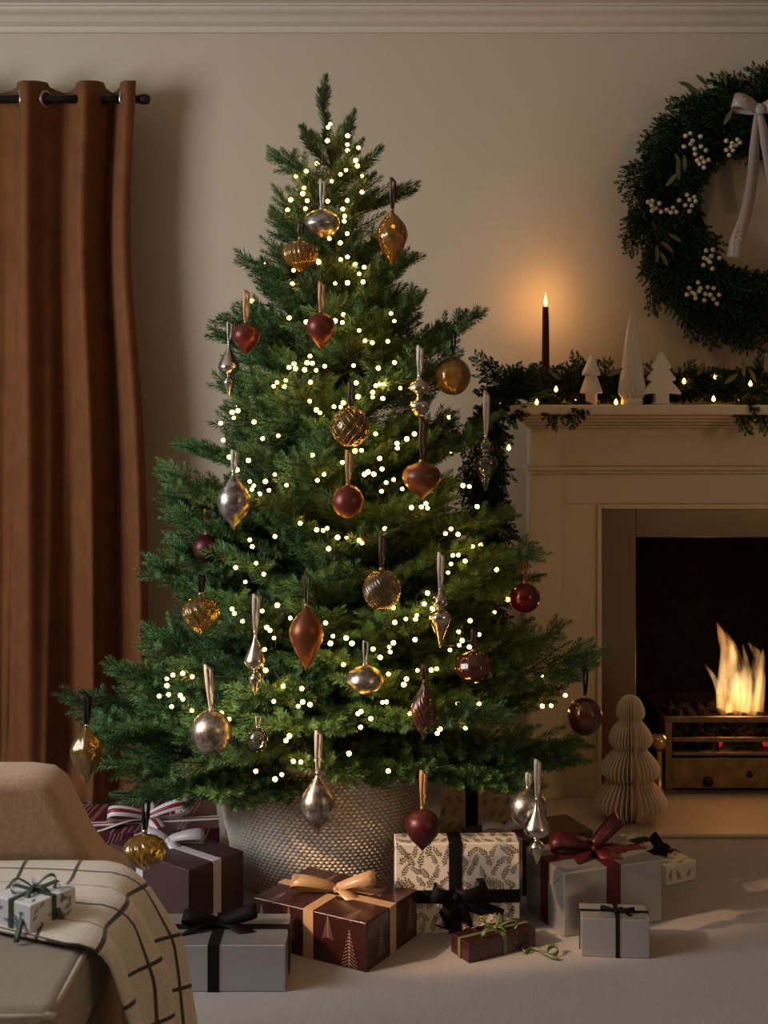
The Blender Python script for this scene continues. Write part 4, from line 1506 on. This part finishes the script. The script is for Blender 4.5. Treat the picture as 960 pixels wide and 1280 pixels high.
# ================================================================== PAPER TREE ON THE HEARTH
pb = ground(788, 1024, HZ); pb.z = HZ
pt = tag(empty('paper_tree', pb), 'cream honeycomb paper tree standing on the hearth', 'ornament')
s = pb.y / F
K = 1 / 3.047
half = smooth_prof([(0.5, 0), (70, 2), (100, 22), (128, 40), (139, 62), (134, 85), (112, 118), (88, 148), (92, 158), (108, 172), (112, 195), (104, 218), (76, 252), (62, 268), (72, 280), (82, 296),
                    (82, 315), (72, 340), (50, 368), (42, 378), (50, 388), (55, 402), (52, 425), (38, 455), (20, 470), (0.5, 474)], 3)
half = [(max(0.3, r) * K * s, max(0, z) * K * s) for r, z in half]
b = MB()
NF = 40
for k in range(NF):
    a = -PI / 2 - 0.25 + (2 * PI - 0.30) * k / (NF - 1) + 0.40
    n = len(half)
    th = 0.0006
    c, s_ = math.cos(a), math.sin(a)
    nx, ny = -s_ * th, c * th
    vs = [(0.0006 * c + nx, 0.0006 * s_ + ny, 0), (0.0006 * c + nx, 0.0006 * s_ + ny, half[-1][1])]
    vs = []
    for sg in (-1, 1):
        for r, z in half:
            vs.append((r * c + sg * nx, r * s_ + sg * ny, z))
    fs = [tuple(range(n)), tuple(range(2 * n - 1, n - 1, -1))] + [(i, i + 1, n + i + 1, n + i) for i in range(n - 1)]
    b.add(vs, fs)
b.build('paper_pleats', 'paper_cream', pt, smooth=False)
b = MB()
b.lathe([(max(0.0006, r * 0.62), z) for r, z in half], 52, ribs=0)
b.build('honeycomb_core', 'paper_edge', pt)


# ================================================================== GIFTS
def sprig_print(b, c, u, v, size, ang, r):
    """flat leafy sprig printed on a face: c centre, u,v face axes"""
    ca, sa = math.cos(ang), math.sin(ang)
    U = u * ca + v * sa
    V = -u * sa + v * ca

    def leaf(p, d, L, W):
        e = d.x * V - d.y * U if False else None
    N = u.cross(v)
    b.add([c - U * size * 0.5 - V * size * 0.012, c + U * size * 0.5, c - U * size * 0.5 + V * size * 0.012], [(0, 1, 2)])
    for k in range(4):
        t = -0.34 + 0.2 * k
        for sg in (-1, 1):
            p = c + U * size * (t + 0.05 * sg)
            a = math.radians(46)
            d = U * math.cos(a) + V * (sg * math.sin(a))
            e = N.cross(d)
            L = size * (0.34 - 0.03 * k) * r.uniform(0.85, 1.1)
            W = size * 0.058
            b.add([p, p + d * L * 0.55 + e * W, p + d * L, p + d * L * 0.55 - e * W], [(0, 1, 2, 3)])
    p = c + U * size * 0.42
    d = U
    e = N.cross(d)
    b.add([p, p + d * size * 0.12 + e * size * 0.05, p + d * size * 0.26, p + d * size * 0.12 - e * size * 0.05], [(0, 1, 2, 3)])


def fir_print(b, c, u, v, size, r):
    """flat fir tree print made of short strokes, v is up"""
    rows_ = 11
    for i in range(rows_):
        t = i / (rows_ - 1)
        y = size * (0.5 - t)
        wd = size * (0.03 + 0.30 * t)
        for sg in (-1, 1):
            p = c + v * y
            q = c + v * (y - wd * 0.55) + u * (sg * wd)
            d = (q - p).normalized(); e = u.cross(v).cross(d)
            L = (q - p).length
            k = max(2, int(L / (size * 0.07)))
            for j in range(k):
                a0 = p + d * (L * (j + 0.1) / k)
                a1 = p + d * (L * (j + 0.75) / k)
                b.add([a0 - e * size * 0.013, a1 - e * size * 0.013, a1 + e * size * 0.013, a0 + e * size * 0.013], [(0, 1, 2, 3)])
    b.add([c - v * size * 0.62 - u * size * 0.012, c - v * size * 0.62 + u * size * 0.012, c + v * size * 0.5 + u * size * 0.006, c + v * size * 0.5 - u * size * 0.006], [(0, 1, 2, 3)])


def faces_of(w, d, h):
    """(centre, u, v, su, sv) of top, front, left, right faces just above the paper"""
    e = 0.0006
    return [(Vector((0, 0, h + e)), Vector((1, 0, 0)), Vector((0, 1, 0)), w, d),
            (Vector((0, -d / 2 - e, h / 2)), Vector((1, 0, 0)), Vector((0, 0, 1)), w, h),
            (Vector((-w / 2 - e, 0, h / 2)), Vector((0, -1, 0)), Vector((0, 0, 1)), d, h),
            (Vector((w / 2 + e, 0, h / 2)), Vector((0, 1, 0)), Vector((0, 0, 1)), d, h)]


def gift(name, cx, cy, w, d, h, ang, paper, label, z=0.0, bands=(), band_m=None, bw=0.02, bev=0.003, fold=True):
    root = tag(empty(name, (cx, cy, z), ang), label, 'gift', 'wrapped gifts around the Christmas tree')
    b = MB(); b.box(-w / 2, w / 2, -d / 2, d / 2, 0, h)
    bevel(b.build('wrapped_box', paper, root, smooth=False), bev, 3)
    e = 0.0011
    for kind, off in bands:
        b = MB()
        if kind == 'x':      # band running across the depth, at x = off
            pts = [(off, d / 2 + e, 0.0), (off, d / 2 + e, h + e), (off, -d / 2 - e, h + e), (off, -d / 2 - e, 0.0)]
            wd_ = Vector((1, 0, 0))
        elif kind == 'y':    # band running along the width over the top
            pts = [(-w / 2 - e, off, 0.0), (-w / 2 - e, off, h + e), (w / 2 + e, off, h + e), (w / 2 + e, off, 0.0)]
            wd_ = Vector((0, 1, 0))
        else:                # 'z': band around the upright sides at height off
            pts = [(-w / 2 - e, d / 2 + e, off), (-w / 2 - e, -d / 2 - e, off), (w / 2 + e, -d / 2 - e, off), (w / 2 + e, d / 2 + e, off)]
            wd_ = Vector((0, 0, 1))
        for i in range(3):
            p0, p1 = Vector(pts[i]), Vector(pts[i + 1])
            nrm = (p1 - p0).normalized().cross(wd_)
            hwv = wd_ * bw / 2
            ex = (p1 - p0).normalized() * 0.0005
            vs = [p0 - ex - hwv, p0 - ex + hwv, p1 + ex + hwv, p1 + ex - hwv]
            n2 = nrm.normalized() * 0.0006
            b.add([q - n2 for q in vs] + [q + n2 for q in vs], [(0, 1, 2, 3), (7, 6, 5, 4), (0, 4, 5, 1), (1, 5, 6, 2), (2, 6, 7, 3), (3, 7, 4, 0)])
        b.build('ribbon_band', band_m, root, smooth=False)
    return root


def print_sprigs(root, w, d, h, size, step, m, seed, which=(0, 1, 2, 3)):
    r = random.Random(seed)
    b = MB()
    fc = faces_of(w, d, h)
    for i in which:
        c, u, v, su, sv = fc[i]
        nu, nv = max(1, int(su / step)), max(1, int(sv / step))
        for a in range(nu):
            for q in range(nv):
                x = (a + 0.5 + (0.25 if q % 2 else -0.25)) / nu * su - su / 2
                y = (q + 0.5) / nv * sv - sv / 2
                x = max(-su / 2 + size * 0.5, min(su / 2 - size * 0.5, x))
                y = max(-sv / 2 + size * 0.5, min(sv / 2 - size * 0.5, y)) if sv > size * 1.05 else 0.0
                sz = min(size, sv * 0.72)
                sprig_print(b, c + u * (x + r.uniform(-0.005, 0.005)) + v * (y + (r.uniform(-0.004, 0.004) if sv > size * 1.3 else 0)), u, v, sz * r.uniform(0.8, 1.0), r.choice((1.0, 1.3, 1.9, 2.2, 0.7, 2.5)), r)
    b.build('printed_sprigs', m, root, smooth=False)


T = Matrix.Translation
RZ = lambda a: Matrix.Rotation(a, 4, 'Z')
# C silver, black velvet ribbon
g = gift('gift_box', -0.3465, 2.795, 0.287, 0.17, 0.096, 0.0, 'paper_silver', 'silver paper gift with a black velvet bow nearest the armchair',
         bands=(('x', -0.005), ('y', 0.01)), band_m='rib_black', bw=0.024)
make_bow(g, T((-0.005, 0.01, 0.098)), 0.028, [(PI - 0.1, 0.075, 0.045), (0.35, 0.075, 0.040, 0.25)], [(PI + 0.45, 0.11, 0.0), (-0.45, 0.10, 0.0)], 'rib_black', roll=0.85)
# D burgundy gloss with tan satin ribbon; near corner (-0.0375, 2.80)
ux, uy = Vector((0.865, -0.502)), Vector((0.502, 0.865))
cD = Vector((-0.0375, 2.80)) - ux * 0.1475 + uy * 0.1125
angD = math.atan2(ux.y, ux.x)
wD, dD, hD = 0.295, 0.225, 0.106
g = gift('gift_box', cD.x, cD.y, wD, dD, hD, angD, 'paper_burgundy', 'glossy burgundy gift with fir tree print and tan satin bow',
         bands=(('x', 0.0), ('y', 0.0)), band_m='rib_tan_gift', bw=0.026)
make_bow(g, T((0, 0, hD + 0.002)), 0.030, [(PI - 0.15 - angD, 0.10, 0.042), (0.30 - angD, 0.085, 0.045, 0.15)], [(-0.75 - angD, 0.075, 0.0), (0.05 - angD, 0.13, 0.0)], 'rib_tan_gift', roll=0.85)
r = random.Random(3)
fc = faces_of(wD, dD, hD)
for (fi, x, y, sz) in ((1, -0.125, 0.012, 0.055), (1, -0.052, 0.018, 0.06), (1, 0.105, -0.006, 0.07), (1, 0.05, 0.03, 0.045), (0, -0.10, -0.085, 0.06), (0, 0.10, -0.085, 0.06), (0, 0.08, 0.07, 0.06),
                       (0, -0.06, 0.07, 0.06), (3, -0.05, 0.0, 0.06), (3, 0.08, 0.01, 0.06), (2, 0.0, 0.0, 0.06)):
    c, u, v, su, sv = fc[fi]
    b = MB()
    fir_print(b, c + u * x + v * y, u, v, sz, r)
    b.build('printed_tree', 'print_rose', g, smooth=False)
# E ivory floral standing box
wE, dE, hE = 0.285, 0.075, 0.206
g = gift('gift_box', 0.167, 3.045, wE, dE, hE, 0.03, 'paper_ivory', 'ivory gift with leafy sprig print and wide black velvet ribbon',
         bands=(('x', -0.005), ('z', 0.085)), band_m='rib_black', bw=0.030)
print_sprigs(g, wE, dE, hE, 0.034, 0.0255, 'print_gold', 5)
Mb = T((-0.005, -dE / 2 - 0.003, 0.088)) @ Matrix.Rotation(PI / 2, 4, 'X')
make_bow(g, Mb, 0.036, [(2.9, 0.055, 0.030), (0.35, 0.075, 0.035)], [(-1.25, 0.085, 0.0), (-2.0, 0.082, 0.0), (-0.45, 0.12, 0.0)], 'rib_black')
# F large silver with wine ribbon
angF = math.radians(20.5)
ux, uy = Vector((math.cos(angF), math.sin(angF))), Vector((-math.sin(angF), math.cos(angF)))
cF = Vector((0.4085, 2.985)) + ux * 0.1285 + uy * 0.095
g = gift('gift_box', cF.x, cF.y, 0.257, 0.19, 0.146, angF, 'paper_silver_large', 'large silver gift tied with a wine red satin bow', bands=(('x', 0.0), ('y', 0.0)), band_m='rib_wine', bw=0.036)
make_bow(g, T((0, 0, 0.148)), 0.040, [(PI - 0.35, 0.105, 0.05), (0.9, 0.085, 0.055, 0.35)], [(-0.1, 0.13, 0.0), (-1.2, 0.085, 0.0), (PI + 0.5, 0.10, 0.0)], 'rib_wine', roll=0.85)
b = MB()
fcs = faces_of(0.257, 0.19, 0.146)
c, u, v, su, sv = fcs[2]
for (x0, y0, x1, y1) in ((0.095, 0.073, 0.04, 0.03), (-0.095, 0.073, -0.04, 0.03), (-0.04, 0.03, 0.04, 0.03), (0.02, 0.03, 0.02, -0.073)):
    p0, p1 = c + u * x0 + v * y0, c + u * x1 + v * y1
    b.tube([p0, p1], 0.0009, 4)
b.build('paper_fold', 'paper_silver_large', g)
# G small silver with thin black cord
g = gift('gift_box', 0.510, 2.920, 0.148, 0.088, 0.085, -0.09, 'paper_silver', 'small silver gift tied with thin black cord in front', bands=(('x', 0.005), ('y', 0.0)), band_m='rib_black', bw=0.009)
make_bow(g, T((0.005, -0.01, 0.086)), 0.009, [(2.7, 0.035, 0.014), (0.2, 0.04, 0.014)], [(-0.5, 0.05, 0.0), (0.5, 0.045, 0.0)], 'rib_black', knot=0.010, roll=0.85)
# H small burgundy with green ribbon
angH = math.atan2(2.932 - 2.841, 0.341 - 0.1815)
ux, uy = Vector((math.cos(angH), math.sin(angH))), Vector((-math.sin(angH), math.cos(angH)))
cH = Vector((0.1815, 2.845)) + ux * 0.092 + uy * 0.036
g = gift('gift_box', cH.x, cH.y, 0.180, 0.072, 0.042, angH, 'paper_burgundy', 'small flat burgundy gift tied with thin green ribbon on the carpet', bands=(('x', 0.005), ('y', 0.0)), band_m='rib_lightgreen', bw=0.010)
make_bow(g, T((0.005, 0, 0.043)), 0.010, [(2.6, 0.05, 0.022), (-0.3, 0.05, 0.02), (3.6, 0.055, 0.018), (0.7, 0.05, 0.02)], [(-0.9, 0.05, 0.02), (2.2, 0.045, 0.01)], 'rib_lightgreen', knot=0.011)
b = MB()
q = []
MH = T((cH.x, cH.y, 0)) @ RZ(angH)
inv = MH.inverted()
for (x, y, zz) in smooth_prof([(655, 1172, 0.018), (652, 1182, 0.008), (656, 1190, 0.006), (664, 1186, 0.006), (674, 1188, 0.006), (684, 1194, 0.006), (694, 1193, 0.007), (698, 1186, 0.012), (692, 1182, 0.016), (685, 1187, 0.012), (686, 1195, 0.007), (697, 1198, 0.006)], 5):
    base = ground(x, y, zz)
    q.append(inv @ Vector((base.x, base.y, zz)))
b.strip(q, [Vector((0, 0.25, 1))] * len(q), 0.0085, 0.0006)
b.build('curled_tail', 'rib_lightgreen', g)
# B plum with lilac ribbon
angB = math.atan2(0.13, 0.11)
ux, uy = Vector((math.cos(angB), math.sin(angB))), Vector((-math.sin(angB), math.cos(angB)))
cB = Vector((-0.438, 2.95)) + ux * 0.085 + uy * 0.14
g = gift('gift_box', cB.x, cB.y, 0.17, 0.28, 0.165, angB, 'paper_plum', 'plum brown gift with a pale lilac satin ribbon beside the basket', bands=(('x', -0.0), ('y', 0.03)), band_m='rib_lilac', bw=0.024)
make_bow(g, T((0, 0.03, 0.167)), 0.028, [(2.6 - angB, 0.06, 0.03), (0.1 - angB, 0.085, 0.03)], [(-0.9 - angB, 0.05, 0.0)], 'rib_lilac', roll=0.85)
# A berry red flat box with striped ribbon
wA, dA, hA = 0.40, 0.25, 0.135
g = gift('gift_box', -0.635, 3.425, wA, dA, hA, 0.17, 'paper_berry', 'berry red patterned gift with striped white and red bow by the curtain', bands=(('y', -0.045), ('x', 0.02)), band_m='rib_white', bw=0.030)
for off in (-0.045,):
    b = MB()
    b.box(-wA / 2 - 0.003, wA / 2 + 0.003, off - 0.004, off + 0.004, hA + 0.0015, hA + 0.0028)
    b.build('ribbon_stripe', 'rib_red', g, smooth=False)
bw_ = make_bow(g, T((0.02, -0.045, hA + 0.003)), 0.032, [(PI - 0.1, 0.10, 0.045), (0.3, 0.10, 0.045, 0.1)], [(-1.1, 0.09, 0.0), (PI + 0.35, 0.15, 0.0)], 'rib_white', roll=0.85)
for a, L, H in ((PI - 0.1, 0.10, 0.046), (0.3, 0.10, 0.046)):
    loop_strip(L * 1.006, H * 1.03, 0.010, 0.1 if a < 1 else 0.0).build('bow_stripe', 'rib_red', bw_, M=T((0, 0, 0.012)) @ RZ(a) @ Matrix.Rotation(0.85 if a < 1 else -0.85, 4, 'X'))
tail_strip(0.09, 0.010, wave=0.0075).build('bow_stripe', 'rib_red', bw_, M=T((0, 0, 0.001)) @ RZ(-1.1))
b = MB(); r = random.Random(9)
for fi in (0, 1):
    c, u, v, su, sv = faces_of(wA, dA, hA)[fi]
    for k in range(16):
        x0 = r.uniform(-su / 2, su / 2 - 0.06); y0 = -sv / 2
        p0 = c + u * x0 + v * y0; p1 = c + u * min(su / 2, x0 + 0.06) + v * (sv / 2)
        e = (p1 - p0).normalized().cross(u.cross(v)) * 0.0008
        b.add([p0 - e, p0 + e, p1 + e, p1 - e], [(0, 1, 2, 3)])
b.build('printed_lines', 'print_rose', g, smooth=False)
# J gold ivory floral box behind the basket
g = gift('gift_box', 0.262, 3.585, 0.25, 0.15, 0.165, -0.03, 'paper_gold_ivory', 'ivory floral gift with black ribbon standing behind the basket', bands=(('x', -0.025),), band_m='rib_black', bw=0.032)
print_sprigs(g, 0.25, 0.15, 0.165, 0.028, 0.028, 'print_gold', 8)
# K brown box
g = gift('gift_box', 0.360, 3.315, 0.30, 0.14, 0.14, angF, 'paper_brown', 'dark brown gift with a pale ribbon behind the large silver one', bands=(('x', -0.06),), band_m='rib_lilac', bw=0.024)
make_bow(g, T((-0.06, 0, 0.142)), 0.024, [(2.9, 0.06, 0.02), (0.2, 0.05, 0.02)], [], 'rib_lilac', roll=0.85)
# I floral with black ribbon lying behind the large silver gift
angI = math.atan2(0.235, -0.132) - PI
g = gift('gift_box', 0.690, 3.43, 0.25, 0.10, 0.05, angI, 'paper_ivory', 'small ivory sprig print gift with black bow behind the large silver one', bands=(('x', 0.03), ('x', -0.06)), band_m='rib_black', bw=0.034)
print_sprigs(g, 0.25, 0.10, 0.05, 0.028, 0.030, 'print_dark', 12)
make_bow(g, T((0.03, 0, 0.052)), 0.03, [(2.6, 0.05, 0.025), (0.0, 0.05, 0.025)], [(1.2, 0.06, 0.0)], 'rib_black', roll=0.85)

# ================================================================== ARMCHAIR, THROW, SMALL GIFT
SZ = 0.45
ch = tag(empty('armchair', (-0.75, 1.9, 0)), 'tan upholstered low armchair with a piped seat cushion', 'armchair')


def cpart(b, name, m, bev=None, smooth=False, seg=4):
    o = b.build(name, m, ch, smooth=smooth)
    o.location = (0.75, -1.9, 0)
    if bev: bevel(o, bev, seg)
    return o


b = MB(); b.box(-1.15, -0.415, 1.655, 2.135, 0.335, SZ); cu = cpart(b, 'seat_cushion', 'seat_fabric', 0.022, seg=5)
b = MB()
pts = [(-1.15, 1.662, SZ - 0.010), (-0.47, 1.662, SZ - 0.010), (-0.437, 1.670, SZ - 0.009), (-0.424, 1.70, SZ - 0.009), (-0.421, 1.78, SZ - 0.008), (-0.421, 2.10, SZ - 0.008)]
b.tube([Vector((p[0], p[1], p[2])) for p in smooth_prof(pts, 4)], 0.0042, 8)
o = b.build('piping', 'piping_fabric', cu)
b = MB(); b.box(-1.15, -0.425, 1.665, 2.265, 0.12, 0.333); cpart(b, 'seat_base', 'chair_fabric', 0.02)
# far arm with sloping front
oa = [(-1.15, 0.335), (-1.15, 0.602), (-0.60, 0.602), (-0.562, 0.597), (-0.540, 0.580), (-0.524, 0.548), (-0.498, 0.495), (-0.475, 0.462), (-0.445, 0.445), (-0.43, 0.42), (-0.43, 0.335)]
b = MB(); b.prism(oa, 2.145, 2.265); cpart(b, 'arm', 'chair_fabric', 0.022, seg=5)
b = MB(); b.box(-1.32, -1.155, 1.655, 2.265, 0.12, 0.80); cpart(b, 'backrest', 'chair_fabric', 0.04, seg=5)
for x in (-1.27, -0.47):
    for y in (1.71, 2.22):
        b = MB(); b.tube([(x, y, 0.0), (x, y, 0.125)], [0.014, 0.02], 12); cpart(b, 'leg', 'dark_wood')

# throw
thm = bpy.data.materials.new('throw_weave'); thm.use_nodes = True
nt = thm.node_tree; Lk = nt.links.new
bs = nt.nodes['Principled BSDF']; bs.inputs['Roughness'].default_value = 0.95; bs.inputs['Sheen Weight'].default_value = 0.25; bs.inputs['Specular IOR Level'].default_value = 0.15
uvn = nt.nodes.new('ShaderNodeUVMap')
sp_ = nt.nodes.new('ShaderNodeSeparateXYZ'); Lk(uvn.outputs['UV'], sp_.inputs[0])


def line_mask(sock, period, width, phase):
    a = nt.nodes.new('ShaderNodeMath'); a.operation = 'ADD'; a.inputs[1].default_value = phase; Lk(sock, a.inputs[0])
    d = nt.nodes.new('ShaderNodeMath'); d.operation = 'DIVIDE'; d.inputs[1].default_value = period; Lk(a.outputs[0], d.inputs[0])
    f = nt.nodes.new('ShaderNodeMath'); f.operation = 'FRACT'; Lk(d.outputs[0], f.inputs[0])
    l = nt.nodes.new('ShaderNodeMath'); l.operation = 'LESS_THAN'; l.inputs[1].default_value = width / period; Lk(f.outputs[0], l.inputs[0])
    return l.outputs[0]


ma = line_mask(sp_.outputs['X'], 0.088, 0.0062, 0.02)
mb_ = line_mask(sp_.outputs['Y'], 0.098, 0.0060, 0.045)
mm = nt.nodes.new('ShaderNodeMath'); mm.operation = 'MAXIMUM'; Lk(ma, mm.inputs[0]); Lk(mb_, mm.inputs[1])
mix = nt.nodes.new('ShaderNodeMixRGB'); Lk(mm.outputs[0], mix.inputs['Fac'])
nz = nt.nodes.new('ShaderNodeTexNoise'); nz.inputs['Scale'].default_value = 260; tcn = nt.nodes.new('ShaderNodeTexCoord'); Lk(tcn.outputs['Object'], nz.inputs['Vector'])
rp = nt.nodes.new('ShaderNodeValToRGB'); Lk(nz.outputs['Fac'], rp.inputs['Fac'])
rp.color_ramp.elements[0].position = 0.3; rp.color_ramp.elements[0].color = (0.60, 0.525, 0.425, 1)
rp.color_ramp.elements[1].position = 0.7; rp.color_ramp.elements[1].color = (0.73, 0.655, 0.55, 1)
Lk(rp.outputs['Color'], mix.inputs['Color1']); mix.inputs['Color2'].default_value = (0.075, 0.055, 0.048, 1)
Lk(mix.outputs[0], bs.inputs['Base Color'])
bpn = nt.nodes.new('ShaderNodeBump'); bpn.inputs['Strength'].default_value = 0.35; bpn.inputs['Distance'].default_value = 0.002
Lk(nz.outputs['Fac'], bpn.inputs['Height']); Lk(bpn.outputs['Normal'], bs.inputs['Normal'])
MATS['throw_weave'] = thm

NU, NV = 70, 56
P, UV = [], []
for i in range(NU + 1):
    u = i / NU
    row, uvr = [], []
    s_len = u * 1.16           # metres along the drape
    for j in range(NV + 1):
        v = j / NV             # 0 near edge, 1 far edge
        flat_len = 0.655 - 0.035 * v ** 3
        near = 2.03 - 0.20 * min(1, max(0, (s_len - 0.15) / 0.5)) ** 1.3
        far = 2.132
        xs = -1.09 + s_len
        edge_x = -0.412 + 0.012 * v
        if s_len <= flat_len:
            X = xs
            Y = near + (far - near) * v
            hgt = 0.010 + 0.012 * math.sin(v * 7.5 + 0.6) ** 2 * (0.5 + 0.5 * u) + 0.006 * math.sin(s_len * 9 + v * 3)
            Z = SZ + 0.005 + hgt * 0.8
        else:
            k = (s_len - flat_len)
            rr = 0.045
            arcl = rr * PI / 2
            Y = near + (far + 0.05 * min(1, k / 0.2) - near) * v
            hgt = 0.010 + 0.012 * math.sin(v * 7.5 + 0.6) ** 2 * 0.8 + 0.006 * math.sin(flat_len * 9 + v * 3)
            z0 = SZ + 0.005 + hgt * 0.8
            if k < arcl:
                a = k / rr
                X = -1.09 + flat_len + rr * math.sin(a) + 0.008 * v
                Z = z0 - rr * (1 - math.cos(a))
            else:
                X = -1.09 + flat_len + rr + 0.008 * v + 0.06 * (k - arcl)
                Z = z0 - rr - (k - arcl)
            g_ = min(1, k / 0.15)
            X += g_ * (0.018 + 0.024 * math.sin(v * 15.0 + 0.4 + 1.2 * k)) + 0.022 * g_ * v + 0.11 * v * k
            Y += g_ * 0.012 * math.sin(v * 15.0 + 2.0 + k)
        Z = max(Z, 0.006 + 0.004 * (1 + math.sin(v * 14)))
        row.append((X, Y, Z))
        uvr.append((s_len, (v) * 0.46 + 0.10 * u))
    P.append(row); UV.append(uvr)
b = MB(); b.grid([[(x + 0.75, y - 1.95, z - SZ) for x, y, z in row] for row in P])
o = b.build('throw_blanket', 'throw_weave')
o.location = (-0.75, 1.95, SZ)
uvl = o.data.uv_layers.new(name='UVMap')
flat_uv = [q for row in UV for q in row]
uvl.data.foreach_set('uv', [c for lp in o.data.loops for c in flat_uv[lp.vertex_index]])
sd = o.modifiers.new('s', 'SOLIDIFY'); sd.thickness = 0.004; sd.offset = 1
tag(o, 'cream throw blanket with dark check lines draped over the armchair seat', 'blanket')

# small gift lying on the seat
g = gift('gift_box', -0.512, 1.925, 0.088, 0.080, 0.040, math.radians(58), 'paper_white', 'small white gift with dark green velvet bow lying on the armchair', z=SZ + 0.012, bands=(('x', 0.0), ('y', 0.0)), band_m='rib_green', bw=0.008, bev=0.002)
b = MB(); r = random.Random(21)
for fi in range(4):
    c, u, v, su, sv = faces_of(0.088, 0.08, 0.04)[fi]
    for k in range(26 if fi == 0 else 16):
        x, y = r.uniform(-su / 2 + 0.006, su / 2 - 0.006), r.uniform(-sv / 2 + 0.005, sv / 2 - 0.005)
        sprig_print(b, c + u * x + v * y, u, v, 0.011, r.uniform(0, 6.3), r)
b.build('printed_sprigs', 'print_blue', g, smooth=False)
make_bow(g, T((0, 0, 0.041)), 0.009, [(2.4, 0.034, 0.022), (-0.6, 0.032, 0.022)], [(-1.4, 0.06, 0.045), (3.6, 0.07, 0.045)], 'rib_green', knot=0.010)
